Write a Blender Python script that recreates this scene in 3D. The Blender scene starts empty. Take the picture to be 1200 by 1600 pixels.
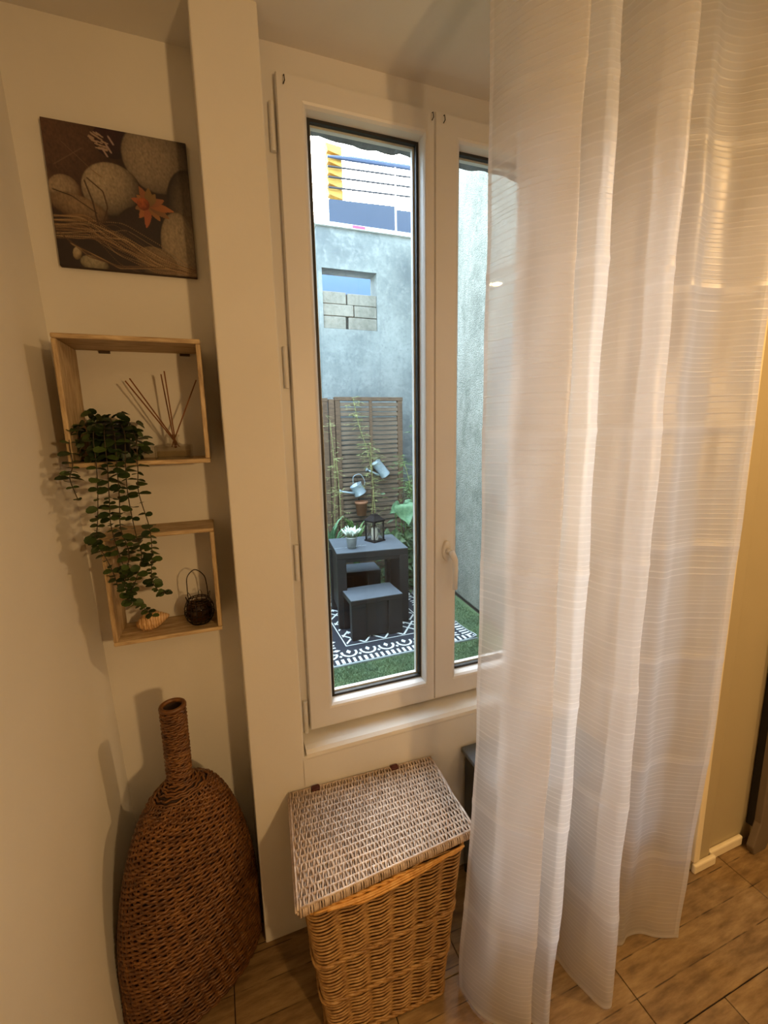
import bpy, bmesh, math, random
import numpy as np
from mathutils import Vector, Matrix
random.seed(7)
rng = np.random.default_rng(11)
SC = bpy.context.scene
COL = SC.collection
PI = math.pi

# ---------------------------------------------------------------- camera
cam_d = bpy.data.cameras.new('camera')
cam = bpy.data.objects.new('camera', cam_d)
COL.objects.link(cam)
cam_d.sensor_fit = 'HORIZONTAL'
cam_d.sensor_width = 36.0
cam_d.lens = 697.278 / 1200 * 36.0
cam_d.clip_start = 0.02

def _rot(w):
    w = np.array(w); t = np.linalg.norm(w); k = w / t
    K = np.array([[0, -k[2], k[1]], [k[2], 0, -k[0]], [-k[1], k[0], 0]])
    return np.eye(3) + math.sin(t) * K + (1 - math.cos(t)) * K @ K
# rotation measured from the vanishing points of the room (rows: camera right, down, forward)
R = _rot([0.175984847, -0.358493434, -0.0521919351]) @ np.array([[1, 0, 0], [0, 0, -1], [0, 1, 0]], float)
CM = Matrix.Identity(4)
for i in range(3):
    CM[i][0] = R[0][i]; CM[i][1] = -R[1][i]; CM[i][2] = -R[2][i]
CM[2][3] = 1.5
cam.matrix_world = CM
SC.camera = cam

# ---------------------------------------------------------------- exposure, sky, lamps
SC.view_settings.view_transform = 'Standard'
SC.view_settings.look = 'None'
SC.view_settings.gamma = 1.0
SC.view_settings.use_curve_mapping = False
SC.view_settings.exposure = 0.0
SC.cycles.max_bounces = 10
SC.cycles.transparent_max_bounces = 24
SC.cycles.caustics_reflective = False
SC.cycles.caustics_refractive = False
SC.cycles.sample_clamp_indirect = 4.0

W = bpy.data.worlds.new('sky'); SC.world = W
W.use_nodes = True
wn = W.node_tree.nodes; wl = W.node_tree.links
sky = wn.new('ShaderNodeTexSky')
sky.sky_type = 'NISHITA'
sky.sun_disc = False
sky.sun_elevation = math.radians(36)
sky.sun_rotation = math.radians(20)
sky.air_density = 1.0
sky.dust_density = 1.5
sky.ozone_density = 1.5
# bright hazy evening sky: the clear-sky gradient plus an even veil of white haze
hz_ = wn.new('ShaderNodeMix'); hz_.data_type = 'RGBA'; hz_.blend_type = 'ADD'; hz_.inputs[0].default_value = 1.0
sc_ = wn.new('ShaderNodeVectorMath'); sc_.operation = 'SCALE'; sc_.inputs['Scale'].default_value = 0.45
wl.new(sky.outputs[0], sc_.inputs[0]); wl.new(sc_.outputs[0], hz_.inputs[6]); hz_.inputs[7].default_value = (1.05, 1.22, 1.18, 1)
wl.new(hz_.outputs[2], wn['Background'].inputs[0])
wn['Background'].inputs[1].default_value = 4.0

def disk_lamp(name, loc, size, power, col, rot=(0, 0, 0)):
    d = bpy.data.lights.new(name, 'AREA'); d.shape = 'DISK'; d.size = size
    d.energy = power; d.color = col
    o = bpy.data.objects.new(name, d); COL.objects.link(o)
    o.location = loc; o.rotation_euler = rot
    return o
WARM = (1.0, 0.62, 0.27)
def globe_lamp(name, loc, radius, power, col):
    d = bpy.data.lights.new(name, 'POINT'); d.shadow_soft_size = radius; d.energy = power; d.color = col
    o = bpy.data.objects.new(name, d); COL.objects.link(o); o.location = loc; return o
globe_lamp('pendant_globe_light', (0.772, -1.15, 1.62), 0.055, 61, WARM)
disk_lamp('ceiling_downlight', (1.68, 0.00, 2.36), 0.08, 19, WARM)

# ---------------------------------------------------------------- helpers
def S(r, g, b):
    def f(c):
        c /= 255.0
        return c / 12.92 if c <= 0.04045 else ((c + 0.055) / 1.055) ** 2.4
    return (f(r), f(g), f(b), 1.0)

class MB:
    """collects geometry for ONE mesh object"""
    def __init__(s): s.v = []; s.f = []
    def add(s, vs, fs):
        n = len(s.v); s.v += [tuple(p) for p in vs]; s.f += [tuple(i + n for i in q) for q in fs]
        return s
    def box(s, x0, x1, y0, y1, z0, z1):
        vs = [(x, y, z) for x in (x0, x1) for y in (y0, y1) for z in (z0, z1)]
        return s.add(vs, [(0, 1, 3, 2), (4, 6, 7, 5), (0, 4, 5, 1), (2, 3, 7, 6), (0, 2, 6, 4), (1, 5, 7, 3)])
    def hexa(s, b, t):
        """box from 4 bottom + 4 top corners (counter-clockwise from above)"""
        return s.add(list(b) + list(t), [(3, 2, 1, 0), (4, 5, 6, 7), (0, 1, 5, 4), (1, 2, 6, 5), (2, 3, 7, 6), (3, 0, 4, 7)])
    def tube(s, pts, r, n=6, closed=False, caps=True, ry=None):
        P = np.array(pts, float); m = len(P)
        rr = np.array([r] * m if np.isscalar(r) else r, float)
        if closed: T = np.roll(P, -1, 0) - np.roll(P, 1, 0)
        else: T = np.gradient(P, axis=0)
        T /= np.linalg.norm(T, axis=1)[:, None] + 1e-12
        up = np.array([0, 0, 1.0]); 
        if abs(T[0][2]) > .9: up = np.array([0, 1.0, 0])
        N = np.zeros_like(P)
        nrm = up - T[0] * (up @ T[0]); nrm /= np.linalg.norm(nrm)
        for i in range(m):
            nrm = nrm - T[i] * (nrm @ T[i]); nrm /= np.linalg.norm(nrm) + 1e-12; N[i] = nrm
        B = np.cross(T, N)
        a = np.linspace(0, 2 * PI, n, endpoint=False)
        ring = P[:, None, :] + rr[:, None, None] * (np.cos(a)[None, :, None] * N[:, None, :] + np.sin(a)[None, :, None] * B[:, None, :])
        vs = ring.reshape(-1, 3).tolist(); fs = []
        for i in range(m if closed else m - 1):
            j = (i + 1) % m
            for k in range(n):
                l = (k + 1) % n
                fs.append((i * n + k, j * n + k, j * n + l, i * n + l))
        if not closed and caps:
            fs.append(tuple(range(n)))
            fs.append(tuple((m - 1) * n + k for k in range(n))[::-1])
        return s.add(vs, fs)
    def lathe(s, prof, c, n=24, sx=1, sy=1, caps=True):
        vs = []; fs = []; m = len(prof)
        for r, z in prof:
            for k in range(n):
                a = 2 * PI * k / n; vs.append((c[0] + sx * r * math.cos(a), c[1] + sy * r * math.sin(a), c[2] + z))
        for i in range(m - 1):
            for k in range(n):
                l = (k + 1) % n; fs.append((i * n + k, i * n + l, (i + 1) * n + l, (i + 1) * n + k))
        if caps:
            fs.append(tuple(range(n))[::-1]); fs.append(tuple((m - 1) * n + k for k in range(n)))
        return s.add(vs, fs)
    def ball(s, c, r, n=10, m=7, sx=1, sy=1, sz=1):
        return s.lathe([(r * math.sin(PI * i / m) + 1e-4, -r * sz * math.cos(PI * i / m)) for i in range(m + 1)], c, n, sx, sy)
    def loops(s, rings, closed_profile=True):
        """rings: list of equal-length closed vertex loops, bridged in order"""
        n = len(rings[0]); vs = [p for r in rings for p in r]; fs = []; m = len(rings)
        for i in range(m if closed_profile else m - 1):
            j = (i + 1) % m
            for k in range(n):
                l = (k + 1) % n; fs.append((i * n + k, i * n + l, j * n + l, j * n + k))
        return s.add(vs, fs)
    def map(s, fn): s.v = [tuple(fn(p)) for p in s.v]; return s
    def mesh(s, name, mat, off=(0, 0, 0), smooth=False):
        me = bpy.data.meshes.new(name)
        V = np.array(s.v, float) - np.array(off)
        me.from_pydata(V.tolist(), [], s.f)
        if mat: me.materials.append(mat)
        if smooth: me.polygons.foreach_set('use_smooth', [True] * len(me.polygons))
        bm = bmesh.new(); bm.from_mesh(me); bmesh.ops.recalc_face_normals(bm, faces=bm.faces); bm.to_mesh(me); bm.free()
        me.update()
        return me

def tag(o, label=None, cat=None, group=None, kind=None):
    if label: o['label'] = label
    if cat: o['category'] = cat
    if group: o['group'] = group
    if kind: o['kind'] = kind
    return o
def thing(name, loc, label, cat, group=None):
    o = bpy.data.objects.new(name, None); COL.objects.link(o); o.location = loc
    o.empty_display_size = 0.05
    return tag(o, label, cat, group)
def wloc(o):
    p = np.zeros(3)
    while o is not None: p += np.array(o.location); o = o.parent
    return p
def ob(name, mb, mat, parent=None, bevel=0, smooth=False, seg=2, kind=None, label=None, cat=None, group=None):
    """links one mesh object; geometry is given in world coordinates"""
    off = wloc(parent) if parent is not None else (0, 0, 0)
    o = bpy.data.objects.new(name, mb.mesh(name, mat, off, smooth))
    COL.objects.link(o)
    if parent is not None: o.parent = parent
    if bevel:
        b = o.modifiers.new('bevel', 'BEVEL'); b.width = bevel; b.segments = seg; b.limit_method = 'ANGLE'
        b.harden_normals = False
    return tag(o, label, cat, group, kind)
def inst(o, parent, M):
    c = o.copy(); COL.objects.link(c); c.parent = parent; c.matrix_local = M
    return c

# ---------------------------------------------------------------- materials
def nt(name):
    m = bpy.data.materials.new(name); m.use_nodes = True
    t = m.node_tree; return m, t, t.nodes, t.links, t.nodes['Principled BSDF']
def ramp(t, fac, stops):
    r = t.nodes.new('ShaderNodeValToRGB')
    while len(r.color_ramp.elements) < len(stops): r.color_ramp.elements.new(0.5)
    for e, (p, c) in zip(r.color_ramp.elements, stops): e.position = p; e.color = c
    t.links.new(fac, r.inputs[0]); return r.outputs[0]
def noise(t, scale, vec=None, detail=4, rough=0.6, sc=None):
    n = t.nodes.new('ShaderNodeTexNoise'); n.inputs['Scale'].default_value = scale
    n.inputs['Detail'].default_value = detail; n.inputs['Roughness'].default_value = rough
    if vec is None: vec = geo(t)
    if sc:
        mp = t.nodes.new('ShaderNodeMapping'); mp.inputs['Scale'].default_value = sc
        t.links.new(vec, mp.inputs[0]); vec = mp.outputs[0]
    t.links.new(vec, n.inputs['Vector']); return n.outputs['Fac']
def geo(t):
    g = t.nodes.new('ShaderNodeNewGeometry'); return g.outputs['Position']
def objc(t):
    g = t.nodes.new('ShaderNodeTexCoord'); return g.outputs['Object']
def mixc(t, fac, a, b, mode='MIX'):
    m = t.nodes.new('ShaderNodeMix'); m.data_type = 'RGBA'; m.blend_type = mode
    for sock, v in ((m.inputs[0], fac), (m.inputs[6], a), (m.inputs[7], b)):
        if hasattr(v, 'is_output'): t.links.new(v, sock)
        elif isinstance(v, (int, float)): sock.default_value = v
        else: sock.default_value = v
    return m.outputs[2]
def mth(t, op, a, b=None):
    m = t.nodes.new('ShaderNodeMath'); m.operation = op
    for i, v in enumerate((a, b)):
        if v is None: continue
        if hasattr(v, 'is_output'): t.links.new(v, m.inputs[i])
        else: m.inputs[i].default_value = v
    return m.outputs[0]
def bump(t, p, h, strength=0.3, dist=0.01):
    b = t.nodes.new('ShaderNodeBump'); b.inputs['Strength'].default_value = strength; b.inputs['Distance'].default_value = dist
    t.links.new(h, b.inputs['Height']); t.links.new(b.outputs[0], p.inputs['Normal'])
def simple(name, c, rough=0.6, metal=0, var=0.0, scale=20, bmp=0.0, bscale=80, sc=None, spec=None):
    m, t, N, L, p = nt(name)
    p.inputs['Roughness'].default_value = rough; p.inputs['Metallic'].default_value = metal
    if spec is not None: p.inputs['Specular IOR Level'].default_value = spec
    d = tuple(x * (1 - var) for x in c[:3]) + (1,); e = tuple(min(1, x * (1 + var)) for x in c[:3]) + (1,)
    f = noise(t, scale, objc(t) if sc is None else geo(t), sc=sc)
    L.new(ramp(t, f, [(0.3, d), (0.7, e)]), p.inputs['Base Color'])
    if bmp: bump(t, p, noise(t, bscale, objc(t)), bmp, 0.004)
    return m

M = {}
M['paint'] = simple('wall_paint', (0.72, 0.69, 0.62, 1), 0.75, var=0.03, scale=3, bmp=0.12, bscale=35)
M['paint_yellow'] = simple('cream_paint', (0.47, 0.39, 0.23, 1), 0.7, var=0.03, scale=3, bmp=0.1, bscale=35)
M['ceil'] = simple('ceiling_paint', (0.68, 0.66, 0.62, 1), 0.8, var=0.03, scale=4, bmp=0.1, bscale=40)
M['pvc'] = simple('white_pvc', (0.70, 0.68, 0.65, 1), 0.42, var=0.01, scale=4)
M['gasket'] = simple('black_gasket', (0.012, 0.012, 0.013, 1), 0.5, var=0.1)
M['handle'] = simple('cream_plastic', (0.70, 0.67, 0.62, 1), 0.35, var=0.02)
M['white_trim'] = simple('white_trim', (0.90, 0.79, 0.54, 1), 0.45, var=0.02)

def glass_mat(name, tint, refl):
    m = bpy.data.materials.new(name); m.use_nodes = True; t = m.node_tree
    t.nodes.remove(t.nodes['Principled BSDF'])
    tr = t.nodes.new('ShaderNodeBsdfTransparent'); tr.inputs[0].default_value = tint
    gl = t.nodes.new('ShaderNodeBsdfGlossy'); gl.inputs['Roughness'].default_value = 0.01
    mx = t.nodes.new('ShaderNodeMixShader'); lw = t.nodes.new('ShaderNodeLayerWeight'); lw.inputs[0].default_value = .5
    f0 = ((refl - 1) / (refl + 1)) ** 2
    t.links.new(mth(t, 'ADD', mth(t, 'MULTIPLY', mth(t, 'POWER', lw.outputs['Facing'], 5.0), .6), f0), mx.inputs[0]); t.links.new(tr.outputs[0], mx.inputs[1]); t.links.new(gl.outputs[0], mx.inputs[2])
    t.links.new(mx.outputs[0], t.nodes['Material Output'].inputs[0]); return m
M['pane'] = glass_mat('window_glass', (0.95, 0.97, 0.96, 1), 1.35)
M['clear'] = glass_mat('clear_glass', (0.93, 0.92, 0.89, 1), 1.75)

def plank_mat():
    m, t, N, L, p = nt('wood_look_tile')
    P = geo(t)
    sep = N.new('ShaderNodeSeparateXYZ'); L.new(P, sep.inputs[0])
    info = N.new('ShaderNodeObjectInfo')
    # printed boards, about 8 cm wide, running along the tile
    yb = mth(t, 'DIVIDE', mth(t, 'ADD', sep.outputs[1], 0.079), 0.0805)
    row = mth(t, 'FLOOR', yb); fr = mth(t, 'FRACT', yb)
    edge = mth(t, 'LESS_THAN', mth(t, 'ABSOLUTE', mth(t, 'SUBTRACT', fr, 0.5)), 0.483)
    cmb = N.new('ShaderNodeCombineXYZ'); L.new(sep.outputs[0], cmb.inputs[0]); L.new(sep.outputs[1], cmb.inputs[1])
    L.new(mth(t, 'ADD', mth(t, 'MULTIPLY', row, 3.7), mth(t, 'MULTIPLY', info.outputs['Random'], 9)), cmb.inputs[2])
    g = noise(t, 9, cmb.outputs[0], 8, 0.65, sc=(1, 5, 1))
    g2 = noise(t, 60, cmb.outputs[0], 3, 0.6, sc=(0.6, 3, 1))
    k = noise(t, 5, cmb.outputs[0], 3, 0.5)
    c = ramp(t, g, [(0.30, S(98, 76, 46)), (0.48, S(138, 110, 70)), (0.62, S(160, 132, 88)), (0.8, S(180, 152, 110))])
    c = mixc(t, mth(t, 'MULTIPLY', g2, 0.35), c, S(112, 86, 56))
    c = mixc(t, ramp(t, k, [(0.62, (0, 0, 0, 1)), (0.76, (0.8, 0.8, 0.8, 1))]), c, S(62, 42, 25))
    gap = noise(t, 14, P, 2, 0.5)
    e = mth(t, 'MULTIPLY', mth(t, 'SUBTRACT', 1.0, edge), ramp(t, gap, [(0.38, (0, 0, 0, 1)), (0.55, (0.85, 0.85, 0.85, 1))]))
    c = mixc(t, e, c, S(48, 33, 20))
    L.new(c, p.inputs['Base Color']); p.inputs['Roughness'].default_value = 0.48
    bump(t, p, g, 0.12, 0.003); return m
M['tile'] = plank_mat()
M['grout'] = simple('dark_grout', S(38, 28, 20), 0.9, var=0.1)

def wood(name, a, b, scale=30, sc=(1, 1, 8), rough=0.6):
    m, t, N, L, p = nt(name)
    g = noise(t, scale, objc(t), 6, 0.6, sc=sc)
    L.new(ramp(t, g, [(0.32, a), (0.68, b)]), p.inputs['Base Color'])
    p.inputs['Roughness'].default_value = rough; bump(t, p, g, 0.15, 0.002); return m
M['shelf_h'] = wood('whitewashed_wood_lengthwise', S(150, 122, 84), S(205, 180, 138), 18, (1, 6, 8))
M['shelf_v'] = wood('whitewashed_wood_upright', S(150, 122, 84), S(205, 180, 138), 18, (8, 6, 1))
M['shelf_dark'] = simple('dark_bracket', S(70, 52, 34), .7, var=.1)
def wicker(name, a, b, c, sc=60):
    m, t, N, L, p = nt(name)
    P = geo(t)
    f = noise(t, sc, P, 3, 0.6); g = noise(t, 7, P, 2, 0.5)
    col = ramp(t, f, [(0.28, a), (0.5, b), (0.75, c)])
    col = mixc(t, mth(t, 'MULTIPLY', g, 0.5), col, a, 'MULTIPLY')
    L.new(col, p.inputs['Base Color']); p.inputs['Roughness'].default_value = 0.42
    return m
M['wick_body'] = wicker('honey_wicker', S(132, 94, 48), S(172, 132, 76), S(196, 160, 102))
M['wick_lid'] = wicker('daylit_wicker', S(160, 140, 122), S(208, 188, 170), S(230, 216, 202))  # lid paler than the body: window daylight put into its colour
M['wick_rim'] = wicker('yellow_wicker', S(190, 138, 64), S(222, 172, 92), S(236, 196, 124))
M['wick_vase'] = wicker('brown_rattan', S(74, 44, 18), S(116, 74, 34), S(148, 104, 54), 45)
M['wick_in'] = simple('dark_inside', S(52, 34, 20), 0.9, var=0.2)
M['leather'] = simple('dark_red_leather', S(74, 26, 16), 0.6, var=0.1)
M['black'] = simple('black_plastic', (0.010, 0.010, 0.010, 1), 0.4, var=0.1)
M['black_wire'] = simple('black_wire', (0.012, 0.009, 0.008, 1), 0.35, metal=0.6, var=0.1)

def leaf_mat(name, a, b, rough=0.45):
    m, t, N, L, p = nt(name)
    i = N.new('ShaderNodeObjectInfo')
    c = ramp(t, i.outputs['Random'], [(0.0, a), (1.0, b)])
    c = mixc(t, mth(t, 'MULTIPLY', noise(t, 90, geo(t), 2), 0.5), c, a)
    L.new(c, p.inputs['Base Color']); p.inputs['Roughness'].default_value = rough
    return m
M['euca'] = leaf_mat('dark_green_leaf', S(30, 46, 20), S(74, 92, 42))
M['stem'] = simple('dark_stem', S(58, 46, 26), 0.6, var=0.2)
M['reed'] = simple('reed_stick', S(120, 74, 36), 0.7, var=0.2, scale=40)
M['oil'] = glass_mat('perfume_oil', (0.94, 0.90, 0.80, 1), 1.3)

# =====================================================================================
#                                    STRUCTURE
# =====================================================================================
def struct(name, mb, mat, bevel=0, **k): return ob(name, mb, mat, None, bevel, kind='structure', **k)

CEIL = 2.395
floor = struct('floor', MB().box(-0.9, 3.4, -3.0, 1.16, -0.10, -0.004), M['grout'])
# tiles with a wood print: rows along x, 0.305 m wide, 0.61 m long, staggered joints
ROW = 0.305
for r in range(-4, 4):
    y0 = 0.565 - ROW + ROW * r; y1 = y0 + ROW
    ph = 1.150 if r % 2 == 0 else 0.932
    for k in range(-3, 5):
        x0 = ph + 0.61 * k
        a, b, c, d = max(x0, -0.6), min(x0 + 0.61, 3.3), max(y0, -1.0), min(y1, 1.15)
        if b - a < 0.02 or d - c < 0.02: continue
        ob('floor_tile', MB().box(a + .0012, b - .0012, c + .0012, d - .0012, -0.02, 0.0), M['tile'], floor, bevel=0.0012, seg=1)
ob('floor_tile', MB().box(-0.8, 3.3, -2.9, -1.002, -0.02, 0.0), M['tile'], floor)
ob('floor_tile', MB().box(-0.34, 0.03, 1.1525, 1.315, -0.02, 0.0), M['tile'], floor)

cl = MB()
cl.add([(-1.0, 1.38, CEIL), (3.4, 1.38, CEIL), (3.4, 1.18, CEIL), (-1.0, 1.18, CEIL), (3.4, 0.6, CEIL + .035), (-1.0, 0.6, CEIL + .035), (3.4, -3, CEIL + .035), (-1, -3, CEIL + .035),
        (-1, -3, 2.6), (3.4, -3, 2.6), (3.4, 1.38, 2.6), (-1, 1.38, 2.6)],
       [(0, 1, 2, 3), (3, 2, 4, 5), (5, 4, 6, 7), (8, 9, 10, 11), (7, 6, 9, 8), (0, 3, 5, 7, 8, 11), (1, 10, 9, 6, 4, 2), (0, 11, 10, 1)])
struct('ceiling', cl, M['ceil'])

TOP = 2.47
# left wall leans a little and opens towards the room
def lwx(y, z): return -0.295 - 0.028 * z - 0.14 * (1.312 - y)
lw = MB().hexa([(lwx(1.40, 0) - .15, 1.40, 0), (lwx(-3, 0) - .15, -3, 0), (lwx(-3, 0), -3, 0), (lwx(1.40, 0), 1.40, 0)],
               [(lwx(1.40, TOP) - .15, 1.40, TOP), (lwx(-3, TOP) - .15, -3, TOP), (lwx(-3, TOP), -3, TOP), (lwx(1.40, TOP), 1.40, TOP)])
struct('wall_left', lw, M['paint'])
struct('wall_alcove', MB().box(-0.60, 0.06, 1.312, 1.40, 0, TOP), M['paint'])
# pillar between the alcove and the window, flush with the wall under the sill
pl = MB()
def column(mb, x0b, x1b, x0t, x1t, y0, y1, z0, z1):
    return mb.hexa([(x0b, y0, z0), (x1b, y0, z0), (x1b, y1, z0), (x0b, y1, z0)], [(x0t, y0, z1), (x1t, y0, z1), (x1t, y1, z1), (x0t, y1, z1)])
column(pl, 0.024, 0.172, 0.024, 0.162, 1.142, 1.38, 0, TOP)
struct('wall_pillar', pl, M['paint'], bevel=0.004)
struct('wall_under_window', MB().box(0.165, 1.42, 1.142, 1.36, -0.1, 0.585), M['paint'])
struct('wall_window_right', MB().box(1.07, 1.42, 1.142, 1.38, 0.585, TOP), M['paint'])
# rendered outer lintel with a ragged lower edge
lt = MB(); n = 60
xs = np.linspace(0.05, 1.5, n)
zr = 2.305 + rng.normal(0, .0035, n) + 0.004 * np.sin(xs * 23)
rings = []
for x, z in zip(xs, zr): rings.append([(x, 1.295, 2.312), (x, 1.385, z), (x, 1.385, TOP), (x, 1.295, TOP)])
lt.loops(rings, False)
M['lintel'] = simple('dark_render', S(104, 106, 108), 0.9, var=0.35, scale=30, bmp=0.6, bscale=60)
struct('wall_outer_lintel', lt, M['lintel'])
struct('wall_over_window', MB().box(0.150, 1.42, 1.242, 1.295, 2.345, TOP), M['paint'])
# sill: plaster ledge with a rounded nose
sl = MB(); pr_ = [(1.26, 0.602), (1.17, 0.601), (1.152, 0.598), (1.143, 0.590), (1.1405, 0.580), (1.1425, 0.572), (1.26, 0.572)]
sl.loops([[(x, y, z) for (y, z) in pr_] for x in (0.176, 1.068)], False)
sl.add([(0.176, y, z) for y, z in pr_] + [(1.068, y, z) for y, z in pr_], [tuple(range(7)), tuple(range(7, 14))[::-1]])
struct('trim_sill', sl, M['paint'])

# right-hand pier, its corner batten and the wall beside it
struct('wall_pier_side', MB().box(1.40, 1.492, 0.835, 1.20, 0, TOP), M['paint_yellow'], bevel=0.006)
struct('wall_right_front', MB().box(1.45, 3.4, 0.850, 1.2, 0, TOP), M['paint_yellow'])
struct('trim_corner_batten', MB().box(1.394, 1.422, 0.822, 0.836, 0.045, TOP), M['white_trim'], bevel=0.004)
struct('baseboard_pier', MB().box(1.40, 1.505, 0.819, 0.834, 0, 0.034), M['white_trim'], bevel=0.005)
struct('baseboard_right', MB().box(1.497, 1.668, 0.834, 0.849, 0, 0.036), M['white_trim'], bevel=0.005)
struct('wall_behind', MB().box(-1.2, 3.4, -3.1, -3.0, 0, TOP), simple('low_bounce_wall_paint', S(92, 70, 52), .8, var=.1))  # unseen walls, coloured dark to cut bounce light in the room
struct('wall_far_right', MB().box(3.3, 3.4, -3, 0.86, 0, TOP), bpy.data.materials['low_bounce_wall_paint'])

# ---------------------------------------------------------------- the window
win = bpy.data.objects.new('window_1', None); COL.objects.link(win); win.location = (0.62, 1.25, 0.60); win['kind'] = 'structure'
def frame(mb, x0, x1, z0, z1, wl_, wr, wb, wt, prof):
    """mitred frame: prof = closed list of (t, y), t = 0 outer edge .. 1 inner edge"""
    rings = []
    for t_, y in prof:
        rings.append([(x0 + wl_ * t_, y, z0 + wb * t_), (x1 - wr * t_, y, z0 + wb * t_), (x1 - wr * t_, y, z1 - wt * t_), (x0 + wl_ * t_, y, z1 - wt * t_)])
    return mb.loops(rings, True)
fr = MB(); frame(fr, 0.163, 1.09, 0.585, 2.40, 0.062, 0.062, 0.045, 0.09, [(0, 1.229), (0.94, 1.229), (1, 1.235), (1, 1.30), (0, 1.30)])
ob('window_frame', fr, M['pvc'], win, bevel=0.002)
SP = [(0, 1.212), (0.03, 1.2075), (0.78, 1.2065), (0.86, 1.209), (0.93, 1.216), (0.985, 1.232), (1.0, 1.238), (1.0, 1.244), (0.90, 1.262), (0, 1.262)]
def sash(x0, x1, z0, z1, wl_, wr, wb, wt):
    s = MB(); frame(s, x0, x1, z0, z1, wl_, wr, wb, wt, SP)
    o = ob('sash', s, M['pvc'], win, bevel=0)
    gx0, gx1, gz0, gz1 = x0 + wl_, x1 - wr, z0 + wb, z1 - wt
    g = MB(); frame(g, gx0 - .003, gx1 + .003, gz0 - .003, gz1 + .003, .0105, .0105, .0105, .0105, [(0, 1.2385), (1, 1.2385), (1, 1.251), (0, 1.251)])
    ob('gasket', g, M['gasket'], o)
    g = MB(); frame(g, gx0 - .004, gx1 + .004, gz0 - .004, gz1 + .004, .016, .016, .016, .016, [(0, 1.2515), (1, 1.2525), (1, 1.266), (0, 1.266)])
    ob('outer_bead', g, M['pvc'], o)
    p = MB().box(gx0 - .002, gx1 + .002, 1.2440, 1.2480, gz0 - .002, gz1 + .002)
    ob('pane', p, M['pane'], o)
    return o
s1 = sash(0.2035, 0.6165, 0.6175, 2.325, 0.0755, 0.0335, 0.073, 0.063)
s2 = sash(0.6185, 1.052, 0.6175, 2.325, 0.083, 0.076, 0.073, 0.063)
# handle on the right sash
hx, hz = 0.657, 1.124
h = MB()
ring = lambda y, rx, rz: [(hx + rx * math.cos(a), y, hz + rz * math.sin(a)) for a in np.linspace(0, 2 * PI, 20, endpoint=False)]
h.loops([ring(1.207, .0145, .033), ring(1.199, .0145, .033), ring(1.195, .011, .029), ring(1.195, .001, .001)], False)
hb = ob('handle', h, M['handle'], s2, smooth=True)
lv = MB().tube([(hx, 1.197, hz), (hx, 1.180, hz)], 0.0095, 12)
lv.tube([(hx, 1.176, hz + .004), (hx + .004, 1.172, hz - .006), (hx + .012, 1.170, hz - .024), (hx + .013, 1.169, hz - .06), (hx + .012, 1.169, hz - .118)], [.0095, .011, .0095, .0085, .008], 10)
lv.map(lambda p: p)
ob('handle_lever', lv, M['handle'], s2, smooth=True)
for z in (2.215, 1.665, 1.137, 0.655):
    hg = MB()
    hg.tube([(0.1925, 1.2215, z - .052), (0.1925, 1.2215, z + .052)], .0068, 10)
    hg.box(0.186, 0.199, 1.222, 1.2295, z - .046, z + .046)
    ob('hinge', hg, M['pvc'], win)
    ob('hinge_pin', MB().tube([(0.1925, 1.2215, z - .003), (0.1925, 1.2215, z + .003)], .0072, 10), M['handle'], win)
for x in (0.222, 0.608, 0.642):
    hk = MB().tube([(x, 1.206, 2.318), (x, 1.200, 2.316), (x + .001, 1.199, 2.304), (x - .002, 1.203, 2.298)], 0.0012, 5)
    ob('curtain_hook', hk, M['black_wire'], s1 if x < .61 else s2)

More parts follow.
